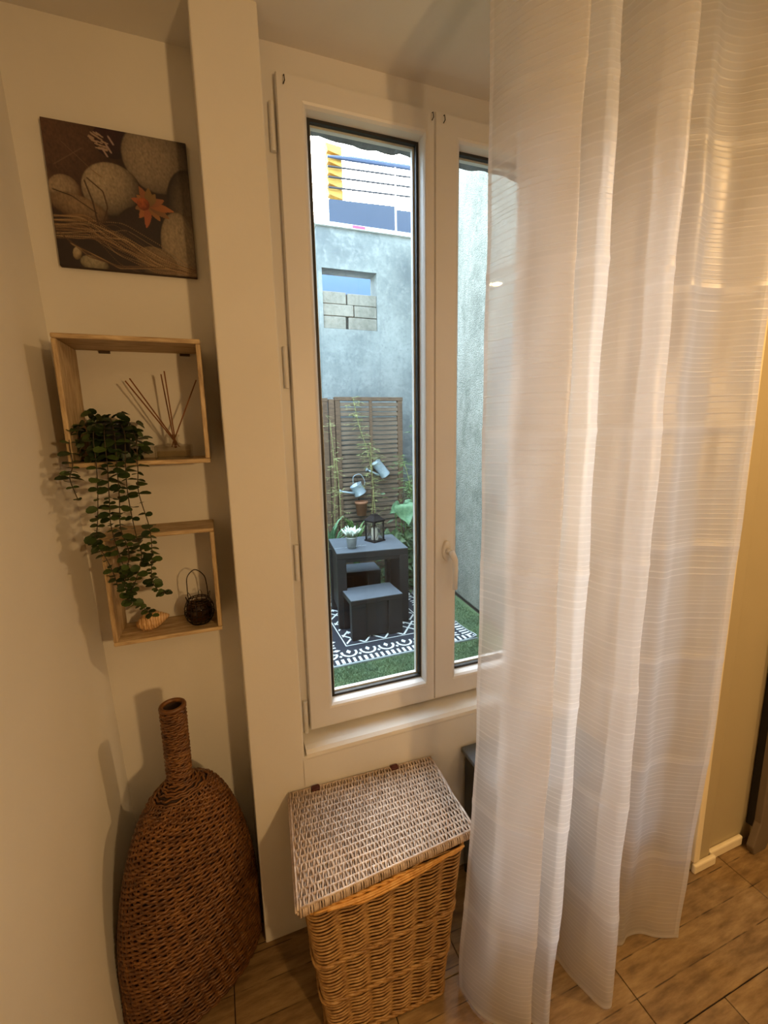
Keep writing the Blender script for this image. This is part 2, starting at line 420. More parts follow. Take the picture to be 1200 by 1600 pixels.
# =====================================================================================
#                                    ALCOVE THINGS
# =====================================================================================
# ---- printed canvas
def canvas():
    x0, x1, z0, z1 = -0.297, -0.004, 1.886, 2.186; yf = 1.297
    t = thing('canvas_print', (-0.15, 1.31, 1.886), 'square unframed canvas print of grey pebbles with an orange flower and twigs', 'picture')
    b = MB().box(x0, x1, yf + .0012, 1.3115, z0, z1)
    ob('stretcher_body', b, simple('canvas_edge', S(60, 46, 36), 0.8, var=0.2), t, bevel=0.002)
    nx, nz = 220, 224
    U, V = np.meshgrid(np.linspace(0, 1, nx), np.linspace(0, 1, nz))     # V: 0 top
    img = np.zeros((nz, nx, 3)); c = lambda r, g, b: np.array(S(r, g, b)[:3])
    img[:] = c(40, 24, 20)
    nz_ = rng.normal(0, 1, (nz, nx))
    for k in range(3): nz_ = (nz_ + np.roll(nz_, 1, 0) + np.roll(nz_, 1, 1) + np.roll(nz_, -1, 0)) / 2.6
    def soft(d, w): return np.clip(d / w + .5, 0, 1)
    def ell(cx, cy, rx, ry, rot, col, dark, lx=-.5, ly=-.6, w=.04):
        nonlocal img
        ca, sa = math.cos(rot), math.sin(rot)
        X = ((U - cx) * ca + (V - cy) * sa) / rx; Y = (-(U - cx) * sa + (V - cy) * ca) / ry
        d = 1 - np.sqrt(X * X + Y * Y); m = soft(d, w)[..., None]
        zz = np.sqrt(np.clip(1 - X * X - Y * Y, 0, 1)); sh = np.clip(.02 + .62 * zz + .62 * (lx * X + ly * Y), 0, 1.1)[..., None]
        colr = (dark + (col - dark) * sh) * (1 + .10 * nz_[..., None])
        img = img * (1 - m) + colr * m
    ell(.05, .20, .42, .42, 0, c(150, 120, 96), c(60, 36, 26), -.7, -.5, .15)
    ell(.20, .16, .30, .30, 0, c(104, 74, 56), c(58, 34, 24), -.7, -.5, .3)
    ell(.46, .08, .13, .12, 0, c(56, 20, 34), c(30, 12, 20))
    ell(.78, .15, .26, .25, .2, c(178, 160, 136), c(40, 26, 20), -.5, .1)
    ell(.97, .50, .16, .30, 0, c(120, 104, 84), c(34, 22, 18), .5, .1)
    ell(.43, .43, .215, .20, 0, c(196, 178, 150), c(38, 24, 18), -.55, -.6)
    ell(.10, .47, .11, .11, .2, c(190, 170, 140), c(92, 64, 44), -.5, -.3)
    ell(.18, .58, .20, .09, .25, c(166, 140, 108), c(70, 46, 30), -.2, -.5, .15)
    ell(.62, .73, .21, .22, 0, c(52, 34, 32), c(20, 12, 12), -.6, -.3)
    ell(.90, .80, .155, .28, -.1, c(182, 164, 134), c(72, 54, 40), -.3, -.4)
    ell(.70, .92, .16, .12, .3, c(150, 128, 98), c(60, 44, 30), 0, -.6)
    ell(.24, .97, .10, .06, .2, c(184, 172, 140), c(70, 56, 36), -.3, -.5)
    ell(.13, .90, .03, .05, .3, c(206, 190, 156), c(120, 100, 70))
    def line(pts, col, w):
        nonlocal img
        P = np.array(pts, float); T = np.linspace(0, 1, 90)
        seg = np.linspace(0, 1, len(P))
        # smooth through the points
        xs_ = np.interp(T, seg, P[:, 0]); ys_ = np.interp(T, seg, P[:, 1])
        for k in range(8):
            xs_[1:-1] = (xs_[:-2] + 2 * xs_[1:-1] + xs_[2:]) / 4; ys_[1:-1] = (ys_[:-2] + 2 * ys_[1:-1] + ys_[2:]) / 4
        for x, y in zip(xs_, ys_):
            i0, i1 = max(0, int((y - .03) * nz)), min(nz, int((y + .03) * nz) + 1); j0, j1 = max(0, int((x - .03) * nx)), min(nx, int((x + .03) * nx) + 1)
            if i1 <= i0 or j1 <= j0: continue
            d = np.hypot(U[i0:i1, j0:j1] - x, V[i0:i1, j0:j1] - y); m = np.clip((w - d) / .004 + .5, 0, 1)[..., None] * .8
            img[i0:i1, j0:j1] = img[i0:i1, j0:j1] * (1 - m) + col * m
    r2 = np.random.default_rng(3)
    for k in range(60):
        o = r2.normal(0, 1.25); w = .0018 + .0024 * r2.random()
        col = [c(206, 174, 126), c(140, 106, 70), c(84, 56, 38), c(52, 32, 24), c(178, 142, 98)][k % 5]
        y0 = .62 + .16 * r2.random()
        j = r2.normal(0, 1, 4)
        line([(0.0, y0 + .03), (.22 + .05 * j[0], y0 - .01 + .05 * r2.random()), (.46 + .06 * j[1], .79 + .04 * o), (.74 + .06 * j[2], .92 + .03 * o + .02 * j[3]), (1.0, .95 + .05 * r2.random() + .02 * j[0])], col, w)
    for k in range(9):
        a = r2.random()
        line([(.02 + .1 * a, .76 + .1 * a), (.2 + .1 * a, .92), (.42, .97 + .02 * a), (.62 + .2 * a, .95)], c(168, 136, 92) if k % 2 else c(78, 52, 34), .004)
    line([(.26, .36), (.36, .44), (.38, .55), (.34, .66)], c(70, 46, 34), .005)
    line([(.24, .38), (.28, .52), (.30, .68)], c(56, 36, 28), .005)
    line([(.02, .47), (.14, .50), (.30, .60)], c(50, 32, 24), .004)
    line([(.12, .14), (.3, .30), (.36, .34)], c(140, 112, 86), .002); line([(.05, .3), (.25, .16)], c(130, 104, 80), .002)
    for k in range(26):   # pale sprig near the top edge
        a = r2.random(2); line([(.30 + .10 * a[0], .03 + .13 * a[1]), (.325 + .10 * a[0] + .02 * a[1], .045 + .12 * a[1])], c(176, 150, 128), .0035)
    for (x, y) in ((.45, .16), (.47, .10), (.42, .19)): line([(x - .03, y - .05), (x, y)], c(176, 150, 140), .005)
    fx, fy = .68, .49
    pet = [(-2.9, .15), (-2.5, .12), (2.75, .13), (2.2, .16), (-2.0, .17), (-1.5, .15), (1.75, .22), (1.0, .16), (.55, .20), (.15, .22), (-.4, .15), (-1.0, .12)]
    for k, (a, l) in enumerate(pet):
        for s_ in np.linspace(0, 1, 26):
            w = .023 * math.sin(PI * min(1, .12 + .88 * s_)) + .003
            line([(fx + .82 * l * s_ * math.cos(a), fy + .82 * l * s_ * math.sin(a) * .95)] * 2, c(178 - 18 * (k % 3), 100 + 10 * (k % 2), 62) * (1.0 - .35 * (1 - s_)), w)
    ell(fx - .04, fy, .045, .045, 0, c(186, 96, 46), c(110, 46, 24))
    img = np.clip(img * .72, 0, 1)
    vs = np.stack([x0 + .001 + (x1 - x0 - .002) * U, np.full_like(U, yf), z1 - .001 - (z1 - z0 - .002) * V], -1).reshape(-1, 3)
    idx = np.arange(nx * nz).reshape(nz, nx)
    fs = np.stack([idx[:-1, :-1], idx[1:, :-1], idx[1:, 1:], idx[:-1, 1:]], -1).reshape(-1, 4)
    o = colour_grid('print', vs, fs, img.reshape(-1, 3), t, 0.5)
def colour_grid(name, vs, fs, cols, parent, rough):
    me = bpy.data.meshes.new(name); off = wloc(parent)
    me.from_pydata((vs - off).tolist(), [], fs.tolist())
    ca = me.color_attributes.new('print_colour', 'FLOAT_COLOR', 'POINT')
    ca.data.foreach_set('color', np.concatenate([cols, np.ones((len(cols), 1))], 1).astype(np.float32).ravel())
    m, t, N, L, p = nt(name + '_print')
    a = N.new('ShaderNodeAttribute'); a.attribute_name = 'print_colour'
    L.new(a.outputs['Color'], p.inputs['Base Color']); p.inputs['Roughness'].default_value = rough
    me.materials.append(m); me.update()
    o = bpy.data.objects.new(name, me); COL.objects.link(o); o.parent = parent
    return o
canvas()

# ---- two open box shelves
def box_shelf(label, x0, x1, z0, z1, yf, yb, th):
    t = thing('box_shelf', ((x0 + x1) / 2, yb, z0), label, 'shelf', 'open wooden box shelves in the alcove')
    for nm, q, m in (('top_board', (x0, x1, yf, yb, z1 - th, z1), 'shelf_h'), ('bottom_board', (x0, x1, yf, yb, z0, z0 + th), 'shelf_h'),
                     ('side_board', (x0, x0 + th, yf + .0006, yb, z0 + th, z1 - th), 'shelf_v'), ('side_board', (x1 - th, x1, yf + .0006, yb, z0 + th, z1 - th), 'shelf_v')):
        ob(nm, MB().box(*q), M[m], t, bevel=0.0028)
    for f in (0.24, 0.86):      # hanging brackets under the top board
        x = x0 + (x1 - x0) * f
        ob('bracket', MB().box(x - .012, x + .012, yb - .005, yb - .0005, z1 - th - .006, z1 - th), M['shelf_dark'], t)
    return t
box_shelf('upper open wooden box shelf holding the trailing plant and the reed diffuser', -0.301, -0.0105, 1.431, 1.714, 1.160, 1.311, 0.0105)
box_shelf('lower open wooden box shelf holding the seashell and the wire lantern', -0.269, -0.018, 0.990, 1.266, 1.185, 1.311, 0.0105)

# ---- trailing plant
def leaf_mesh(name, mat, cup=0.12, n=9, asp=0.86):
    vs = [(0, 0.02, 0)]; fs = []
    for i in range(n):
        a = -PI / 2 + 2 * PI * (i + .5) / n
        x = 0.5 * asp * math.cos(a); y = 0.5 + 0.5 * math.sin(a); vs.append((x, y, cup * (x * x * 4) - .06 * (y - .5) ** 2))
    vs.append((0, .5, -0.03))
    for i in range(n):
        j = (i + 1) % n; fs.append((n + 1, 1 + i, 1 + j))
    fs.append((0, 1, n))
    me = bpy.data.meshes.new(name); me.from_pydata(vs, [], fs); me.materials.append(mat)
    me.polygons.foreach_set('use_smooth', [True] * len(me.polygons)); me.update(); return me
def place(me, parent, pos, dirv, normal, size, off, name='leaf'):
    o = bpy.data.objects.new(name, me); COL.objects.link(o); o.parent = parent
    y = Vector(dirv).normalized(); z = Vector(normal); z = (z - y * z.dot(y))
    if z.length < 1e-4: z = Vector((.3, .5, .8)); z = z - y * z.dot(y)
    z.normalize(); x = y.cross(z)
    Mx = Matrix((x, y, z)).transposed().to_4x4()
    for i in range(3):
        for j in range(3): Mx[i][j] *= size
    Mx.translation = Vector(pos) - Vector(off); o.matrix_local = Mx; return o
def spline(pts, n):
    P = [Vector(p) for p in pts]; P = [P[0] * 2 - P[1]] + P + [P[-1] * 2 - P[-2]]; out = []
    m = len(P) - 3
    for k in range(n):
        u = k / (n - 1) * m; i = min(int(u), m - 1); t = u - i
        a, b, c, d = P[i:i + 4]
        out.append(0.5 * ((2 * b) + (c - a) * t + (2 * a - 5 * b + 4 * c - d) * t * t + (3 * b - a - 3 * c + d) * t ** 3))
    return out
def trailing_plant():
    base = (-0.226, 1.222, 1.4418)
    t = thing('trailing_plant', base, 'dark green artificial eucalyptus trailing from a small black pot on the upper shelf', 'plant')
    pot = MB().lathe([(.036, 0), (.044, .075), (.047, .082), (.047, .088), (.042, .088), (.040, .074)], base, 20)
    ob('pot', pot, M['black'], t, smooth=True)
    lm = leaf_mesh('leaf', M['euca'])
    r = random.Random(5)
    Y = 1.148
    stems = [
        [(-.262, 1.20, 1.532), (-.292, 1.165, 1.500), (-.290, Y, 1.440), (-.298, Y - .004, 1.409), (-.288, Y - .006, 1.362)],
        [(-.240, 1.19, 1.535), (-.247, 1.160, 1.500), (-.246, Y, 1.434), (-.252, Y, 1.36), (-.262, Y + .004, 1.294), (-.272, Y + .012, 1.262), (-.262, Y + .02, 1.235), (-.245, Y + .02, 1.180), (-.238, Y + .02, 1.130)],
        [(-.225, 1.19, 1.535), (-.224, 1.150, 1.500), (-.224, Y - .006, 1.433), (-.229, Y - .004, 1.36), (-.233, Y, 1.292), (-.220, Y + .004, 1.200), (-.214, Y + .01, 1.165)],
        [(-.215, 1.19, 1.538), (-.205, 1.155, 1.500), (-.206, Y - .004, 1.432), (-.210, Y, 1.36), (-.215, Y, 1.290), (-.205, Y + .002, 1.23), (-.222, Y + .008, 1.160), (-.216, Y + .012, 1.115)],
        [(-.205, 1.20, 1.536), (-.186, 1.160, 1.505), (-.190, Y, 1.431), (-.192, Y, 1.36), (-.186, Y, 1.273), (-.180, Y, 1.22), (-.204, Y + .004, 1.150), (-.222, Y + .010, 1.118), (-.192, Y + .014, 1.090), (-.172, Y + .016, 1.062)],
        [(-.200, 1.21, 1.530), (-.168, 1.175, 1.500), (-.166, Y, 1.425), (-.170, Y, 1.37), (-.156, Y - .002, 1.284), (-.158, Y, 1.22), (-.164, Y, 1.163), (-.150, Y, 1.128), (-.128, Y + .002, 1.122)],
    ]
    for si, pts in enumerate(stems):
        L_ = sum((Vector(a) - Vector(b)).length for a, b in zip(pts, pts[1:]))
        c = spline(pts, int(L_ / .004))
        so = ob('stem', MB().tube([tuple(p) for p in c[::2]], 0.0011, 5), M['stem'], t)
        step = 4; i = 3
        while i < len(c) - 1:
            d = (c[min(i + 1, len(c) - 1)] - c[i - 1]).normalized()
            u = i / len(c)
            sz = (0.0135 + 0.017 * (0.5 + 0.5 * math.sin(i * .4 + si * 2.1)) * r.uniform(.6, 1.15)) * (1 - .35 * u ** 3)
            ang = r.uniform(-.5, .5) + (PI / 2 if (i // step) % 2 else 0) * .75
            side = Vector((math.cos(ang), math.sin(ang), 0))
            for s_ in (-1, 1):
                dv = side * s_ + d * r.uniform(-.15, .45)
                place(lm, so, c[i], dv, -d * .8 + Vector((r.uniform(-.3, .3), -.45 + r.uniform(-.5, .4), .2)), sz, base)
            i += step if i < len(c) * .45 else 3
    # crown hugging the pot
    lm2 = lm
    for k in range(96):
        a = r.uniform(0, 2 * PI); h_ = r.random()
        rad = .047 + .014 * r.random()
        p = Vector((base[0] + rad * 1.12 * math.cos(a), base[1] + rad * .95 * math.sin(a), 1.447 + .103 * h_))
        if h_ > .80: p = Vector((base[0] + .05 * r.uniform(-1, 1), base[1] + .045 * r.uniform(-1, 1), 1.532 + .026 * r.random()))
        if math.cos(a) > .1 and math.cos(a) < .75 and math.sin(a) < 0 and .25 < h_ < .62 and r.random() < .7: continue
        out = Vector((math.cos(a), math.sin(a), 0))
        place(lm2, t, p, Vector((r.uniform(-.7, .7), r.uniform(-.5, .5), r.uniform(-1, .25))) + out * .35, out + Vector((0, 0, .45)), r.uniform(.018, .027), base)
trailing_plant()

# ---- reed diffuser
def diffuser():
    b = (-0.092, 1.224, 1.4418)
    t = thing('reed_diffuser', b, 'low square clear glass reed diffuser with brown sticks on the upper shelf', 'diffuser')
    g = MB()
    def sq(w, z, k=0.12, n=4):
        out = []
        for (sx, sy) in ((1, 1), (-1, 1), (-1, -1), (1, -1)):
            c0 = (b[0] + sx * (w - w * k), b[1] + sy * (w - w * k))
            a0 = math.atan2(sy, sx)
            for j in (-1, 0, 1):
                out.append((c0[0] + w * k * math.cos(a0 + j * .6), c0[1] + w * k * math.sin(a0 + j * .6), b[2] + z))
        return out
    def circ(r_, z): return [(b[0] + r_ * math.cos(a), b[1] + r_ * math.sin(a), b[2] + z) for a in np.linspace(.25, .25 + 2 * PI, 12, endpoint=False)]
    g.loops([sq(.0405, 0), sq(.0405, .030), sq(.038, .033), circ(.017, .0345), circ(.0115, .040), circ(.0105, .050), circ(.0145, .053), circ(.0145, .058), circ(.009, .058), circ(.009, .037), sq(.036, .030), sq(.037, .004)], True)
    g.f.append(tuple(range(12))[::-1]); g.f.append(tuple(range(11 * 12, 12 * 12)))
    ob('bottle', g, M['clear'], t, smooth=False)
    ob('perfume', MB().loops([sq(.0355, .0045), sq(.0355, .018)], False).add([], []), M['oil'], t)
    for k, (dx, dy, z) in enumerate([(-.091, .010, 1.626), (-.083, .022, 1.633), (-.015, .030, 1.645), (-.004, -.010, 1.648), (.064, .020, 1.632)]):
        top = (b[0] + dx, b[1] + dy, z); n_ = (b[0] + .004 * (k - 2) * .8, b[1] + .002 * (k % 2), 1.497)
        bot = tuple(n_[i] - (top[i] - n_[i]) * .20 for i in range(3))
        ob('reed', MB().tube([bot, n_, top], .00165, 6), M['reed'], t)
diffuser()

# ---- sea shell
def shell():
    c = Vector((-0.186, 1.245, 1.0225))
    m, t_, N, L, p = nt('shell_surface')
    sx = N.new('ShaderNodeSeparateXYZ'); L.new(objc(t_), sx.inputs[0])
    w = N.new('ShaderNodeTexWave'); w.inputs['Scale'].default_value = 55; w.inputs['Distortion'].default_value = 3; L.new(objc(t_), w.inputs['Vector'])
    col = ramp(t_, w.outputs['Fac'], [(0.2, S(196, 150, 98)), (0.6, S(222, 186, 136))])
    L.new(col, p.inputs['Base Color']); p.inputs['Roughness'].default_value = .35
    s = MB(); n = 26; rings = []
    ax = Vector((.90, -.10, .22)).normalized()
    up = Vector((0, 0, 1)); si = ax.cross(up).normalized(); up = si.cross(ax)
    Lh = .082
    for i in range(34):
        u = i / 33
        base = .0235 * math.sin(PI * min(1, u ** .8 * .97 + .02)) ** .85 + .0012
        base *= 1 + .10 * (1 if u < .6 else .3) * math.sin(u * 48)
        ring_ = []
        for k in range(n):
            a = 2 * PI * k / n
            r_ = base * (1 + .10 * math.cos(9 * a + u * 14) * (u < .72) + (.28 * max(0, math.cos(a - 1.2)) ** 3 if .45 < u < .95 else 0))
            ring_.append(tuple(c + ax * (Lh * (u - .5)) + si * r_ * math.cos(a) * 1.05 + up * r_ * math.sin(a) * .86))
        rings.append(ring_)
    s.loops(rings, False)
    s.f.append(tuple(range(n))); s.f.append(tuple((33 * n + k) for k in range(n))[::-1])
    o = ob('seashell', s, m, None, smooth=True, label='small tan ridged spiral seashell lying on the lower shelf', cat='shell')
shell()

# ---- little wire lantern with a glass cup
def wire_lantern():
    c = (-0.072, 1.232, 1.0012)
    t = thing('wire_lantern', c, 'small round black wire basket lantern with tall loop handle on the lower shelf', 'lantern')
    prof = [(.022, .001), (.031, .012), (.0365, .028), (.036, .045), (.029, .062), (.024, .068)]
    w = MB()
    for k in range(16):
        a = 2 * PI * k / 16
        pts = [(c[0] + r_ * math.cos(a + .25 * math.sin(z * 40)), c[1] + r_ * math.sin(a + .25 * math.sin(z * 40)), c[2] + z + .001) for r_, z in prof]
        w.tube([tuple(p) for p in spline(pts, 14)], .0010, 5)
    for r_, z in ((.023, .002), (.0325, .014), (.037, .028), (.0365, .044), (.029, .062), (.0245, .068)):
        w.tube([(c[0] + r_ * math.cos(a), c[1] + r_ * math.sin(a), c[2] + z + .001) for a in np.linspace(0, 2 * PI, 28, endpoint=False)], .00125, 5, closed=True)
    ob('wire_basket', w, M['black_wire'], t, kind='stuff')
    cup = MB().lathe([(.018, .004), (.029, .016), (.033, .030), (.032, .044), (.026, .058), (.024, .058), (.030, .044), (.031, .030), (.027, .017), (.010, .007)], c, 20)
    ob('glass_cup', cup, glass_mat('smoky_glass', (.62, .52, .38, 1), 1.5), t, smooth=True)
    ob('candle', MB().lathe([(.0001, .008), (.018, .008), (.018, .026), (.0001, .026)], c, 16), simple('wax', S(120, 96, 62), .5, var=.1), t)
    hp = [(c[0] - .0245, c[1], c[2] + .066), (c[0] - .0245, c[1], c[2] + .105), (c[0] - .021, c[1], c[2] + .132), (c[0] - .002, c[1], c[2] + .148), (c[0] + .018, c[1], c[2] + .131), (c[0] + .0235, c[1], c[2] + .105), (c[0] + .0245, c[1], c[2] + .066)]
    ob('handle', MB().tube([tuple(p) for p in spline(hp, 36)], .0013, 6), M['black_wire'], t)
    for k in range(6):
        a = 2 * PI * k / 6 + .4
        x, y = c[0] + .027 * math.cos(a), c[1] + .027 * math.sin(a)
        lp = [(x + .005 * math.cos(a) * q + (-.0045 * math.sin(a)) * s_, y + .005 * math.sin(a) * q + .0045 * math.cos(a) * s_, c[2] + z) for s_, z, q in ((-1, .064, 0), (-.9, .074, .6), (0, .081, 1), (.9, .074, .6), (1, .064, 0))]
        ob('wire_loop', MB().tube([tuple(p) for p in spline(lp, 12)], .0008, 5), M['black_wire'], t)
wire_lantern()

# ---- tall flattened rattan bottle vase, woven strand by strand
def rattan_vase():
    cx, cy, phi, Wd, zm, zn, wn, wb, tr, zt, lean, ly = -.146, 1.104, .519, .184, .178, .639, .027, .190, .515, .853, -.014, .046
    t = thing('rattan_vase', (cx, cy + .04, 0), 'large flattened brown woven rattan bottle vase with a narrow neck on the floor', 'vase')
    def half(h):
        if h >= zn: return wn
        if h > zm:
            u = (h - zm) / (zn - zm); return wn + (Wd - wn) * math.sqrt(max(0, 1 - u ** 1.6))
        u = (zm - h) / zm; return wb + (Wd - wb) * (1 - u * u) - .012 * max(0, 1 - h / .03) ** 2
    def smooth_half(h): return sum(half(h + d) for d in (-.014, -.007, 0, .007, .014)) / 5 if .05 < h else half(h)
    def pt(h, th, dr=0):
        w = smooth_half(h); b = max(.02, wn + (w - wn) * tr)
        a_, b_ = (w + dr) * math.cos(th), (b + dr) * math.sin(th)
        return (cx + lean * (zt - h) + a_ * math.cos(phi) - b_ * math.sin(phi), cy + ly * (zt - h) + a_ * math.sin(phi) + b_ * math.cos(phi), h)
    core = MB(); n = 40; hs = np.linspace(.004, zt - .004, 60)
    core.loops([[pt(h, 2 * PI * k / n, -.005) for k in range(n)] for h in hs], False)
    core.f.append(tuple(range(n)))
    ob('liner', core, M['wick_in'], t)
    w = MB(); h = .006; row = 0
    while h < zt - .004:
        wd = smooth_half(h)
        ns = 44 if h < zn - .03 else 14
        m = ns * 5
        amp = .0030 if h < zn - .03 else .0014
        ring_ = []
        for k in range(m):
            th = 2 * PI * k / m
            s_ = math.sin(ns * th / 2 + PI * row + .35 * (row // 2))
            wob = .0012 * math.sin(3 * th + row * 1.7)
            ring_.append(pt(min(max(h + wob + .0010 * math.sin(ns * th + row), .004), zt - .002), th, amp * s_))
        w.tube(ring_, .0037 if h < zn - .03 else .0030, 5, closed=True)
        h += .0064 if h < zn - .03 else .0054; row += 1
    ob('weave', w, M['wick_vase'], t, smooth=True, kind='stuff')
    st = MB()
    for k in range(44):
        th = 2 * PI * (k + .5) / 44
        st.tube([pt(h, th, .0005) for h in np.linspace(.006, zn - .02, 50)], .0024, 5)
    ob('stakes', st, M['wick_vase'], t, smooth=True, kind='stuff')
    rim = MB()
    rim.tube([pt(zt - .002, 2 * PI * k / 24, -.001) for k in range(24)], .0055, 8, closed=True)
    ob('rim', rim, M['wick_vase'], t, smooth=True)
rattan_vase()

# ---- wicker laundry hamper
def hamper():
    t = thing('laundry_hamper', (.32, .98, 0), 'lidded wicker laundry hamper standing below the window sill', 'hamper')
    bot = [(.150, .856), (.462, .842), (.476, 1.070), (.170, 1.070)]
    top = [(.106, .850), (.528, .864), (.546, 1.122), (.130, 1.122)]
    ztop = [.428, .428, .452, .466]
    def quad(u):
        b = [np.array([a[0] + (c[0] - a[0]) * u, a[1] + (c[1] - a[1]) * u, .008 + (z - .008) * u]) for a, c, z in zip(bot, top, ztop)]
        return b
    def loop(u, per, rc=.03):
        b = quad(u); out = []; nor = []
        for i in range(4):
            p, q = b[i], b[(i + 1) % 4]; d = (q - p); L_ = np.linalg.norm(d[:2]); e = d / L_
            o_ = np.array([e[1], -e[0], 0])
            pc, nc = b[i - 1], b[(i + 1) % 4]
            # rounded corner at p
            d0 = (p - b[i - 1]); e0 = d0 / np.linalg.norm(d0[:2]); o0 = np.array([e0[1], -e0[0], 0])
            for k in range(6):
                s_ = (k + .5) / 6
                pa, pb = p - e0 * rc, p + e * rc
                out.append(pa * (1 - s_) ** 2 + p * 2 * s_ * (1 - s_) + pb * s_ ** 2); nn = o0 * (1 - s_) + o_ * s_; nor.append(nn / np.linalg.norm(nn))
            for k in range(per):
                s_ = (k + .5) / per; out.append(p + e * rc + e * (L_ - 2 * rc) * s_); nor.append(o_)
        return np.array(out), np.array(nor)
    per = 60
    ln = MB(); rings = []
    for u in np.linspace(0, 1, 8):
        P, Nn = loop(u, 8); rings.append([tuple(a - b * .006) for a, b in zip(P, Nn)])
    ln.loops(rings, False); ln.f.append(tuple(range(len(rings[0]))))
    ob('liner', ln, M['wick_in'], t)
    w = MB(); rows = 84
    for r_ in range(rows):
        u = (r_ + .5) / rows; P, Nn = loop(u, per); m = len(P)
        k = np.arange(m)
        band = (r_ // 1) % 2
        ph = 2 * PI * k / 12.0 * .5
        off = .0034 * np.sin(ph * 1.0 + PI * band)
        tilt = .0022 * np.sin(ph * 2 + .6)
        Q = P + Nn * off[:, None]; Q[:, 2] += tilt + .0008 * np.sin(k * .13 + r_)
        Q[:, 2] = np.maximum(Q[:, 2], .004)
        w.tube(Q.tolist(), .0028, 5, closed=True)
    ob('woven_body', w, M['wick_body'], t, smooth=True, kind='stuff')
    for u in (.30, .58, .985, .012):  # waling bands
        P, Nn = loop(u, 40); m = len(P); k = np.arange(m)
        bd = MB()
        for s_ in (0, PI):
            Q = P + Nn * (.0055 + .0016 * np.sin(k * .9 + s_))[:, None]; Q[:, 2] = np.maximum(Q[:, 2] + .0030 * np.cos(k * .9 + s_), .0045)
            bd.tube(Q.tolist(), .0036, 6, closed=True)
        ob('waling_band', bd, M['wick_rim' if u > .9 else 'wick_body'], t, smooth=True)
    # loose willow rim under the front of the lid
    rb = MB()
    for k in range(4):
        dz = -.004 * k; y_ = -.008 - .002 * (k % 2)
        pts = [(.125 + .03 * k, .850 + y_, .424 + dz), (.25, .855 + y_ - .004, .420 + dz - .004), (.38, .860 + y_ - .004, .424 + dz), (.525 - .02 * k, .866 + y_, .428 + dz + .002)]
        rb.tube([tuple(p) for p in spline(pts, 24)], .0034, 6)
    ob('rim_withes', rb, M['wick_rim'], t, smooth=True)
    # lid: slopes down to the front, strands run front to back over cross ribs
    BL, BR, FR, FL = [np.array(p) for p in ((.124, 1.134, .484), (.561, 1.134, .466), (.559, .870, .452), (.093, .838, .452))]
    def lp(s_, v): return (FL * (1 - s_) + FR * s_) * (1 - v) + (BL * (1 - s_) + BR * s_) * v
    lid = MB(); ns = 92; nr = 16
    for i in range(ns):
        s_ = (i + .5) / ns; pts = []
        m = nr * 5
        for j in range(m + 1):
            v = j / m; p = lp(s_, v).copy()
            p[2] += .0036 * math.sin(PI * nr * v + (PI if i % 2 else 0)) + .004
            p[0] += .0012 * math.sin(j * .7 + i * 1.3)
            pts.append(p)
        f = pts[0]; b = pts[-1]
        pre = [f + np.array((0, .002, -.026)), f + np.array((0, -.006, -.016)), f + np.array((0, -.006, -.006))]
        post = [b + np.array((0, .004, -.006)), b + np.array((0, .003, -.02))]
        lid.tube([tuple(p) for p in pre + pts + post], .0026 * random.uniform(.92, 1.12), 5)
    lo = ob('lid', lid, M['wick_lid'], t, smooth=True, kind='stuff')
    rbs = MB()
    for j in range(nr + 1):
        v = j / nr
        rbs.tube([tuple(lp(s_, v) + np.array((0, 0, .004))) for s_ in np.linspace(0.005, .995, 8)], .0034, 6)
    ob('lid_ribs', rbs, M['wick_lid'], lo, smooth=True)
    bs = MB(); bs.hexa([tuple(lp(.01, .01) - np.array((0, 0, .004))), tuple(lp(.99, .01) - np.array((0, 0, .004))), tuple(lp(.99, .99) - np.array((0, 0, .004))), tuple(lp(.01, .99) - np.array((0, 0, .004)))],
                       [tuple(lp(.01, .01)), tuple(lp(.99, .01)), tuple(lp(.99, .99)), tuple(lp(.01, .99))])
    ob('lid_backing', bs, M['wick_in'], lo)
    for s0 in (0.0, 1.0):
        e = MB(); sg = -1 if s0 == 0 else 1
        for k in range(3):
            pts = [lp(s0, v) + np.array((sg * (.003 + .004 * (k % 2)), 0, .004 - .007 * k + .003 * math.sin(v * 9 + k))) for v in np.linspace(-.01, 1.0, 16)]
            e.tube([tuple(p) for p in pts], .0032, 6)
        ob('lid_edge', e, M['wick_lid'], lo, smooth=True)
    for s0 in (.16, .72):
        p = lp(s0, .985)
        ob('leather_hinge', MB().box(p[0] - .012, p[0] + .012, p[1] - .012, p[1] + .006, p[2] + .004, p[2] + .0125), M['leather'], t, bevel=.003)
hamper()

# ---- low black cabinet behind the curtain
def cabinet():
    t = thing('low_cabinet', (.9, 1.0, 0), 'low glossy black cabinet under the window partly hidden by the sheer curtain', 'cabinet')
    g = simple('black_lacquer', (.018, .020, .022, 1), .22, var=.1)
    for (q, nm) in (((.690, .705, .90, 1.13, .02, .455), 'side_panel'), ((1.085, 1.10, .90, 1.13, .02, .455), 'side_panel'), ((.705, 1.085, 1.115, 1.13, .02, .455), 'back_panel'),
                    ((.705, 1.085, .90, 1.115, .02, .04), 'bottom_panel')):
        ob(nm, MB().box(*q), g, t, bevel=.002)
    ob('top_panel', MB().box(.678, 1.112, .888, 1.136, .455, .472), simple('window_sheen_top', (.10, .12, .14, 1), .18, var=.1), t, bevel=.003)  # window light reflected on the black top, painted in as blue-grey
    for a, b in ((.707, .893), (.897, 1.083)):
        d = ob('door', MB().box(a, b, .886, .900, .045, .45), g, t, bevel=.002)
        ob('knob', MB().tube([((a + b) / 2, .886, .36), ((a + b) / 2, .874, .36)], .009, 10), M['handle'], d)
    for x in (.70, 1.09):
        for y in (.91, 1.12): ob('foot', MB().tube([(x, y, 0), (x, y, .022)], .012, 10), g, t)
cabinet()

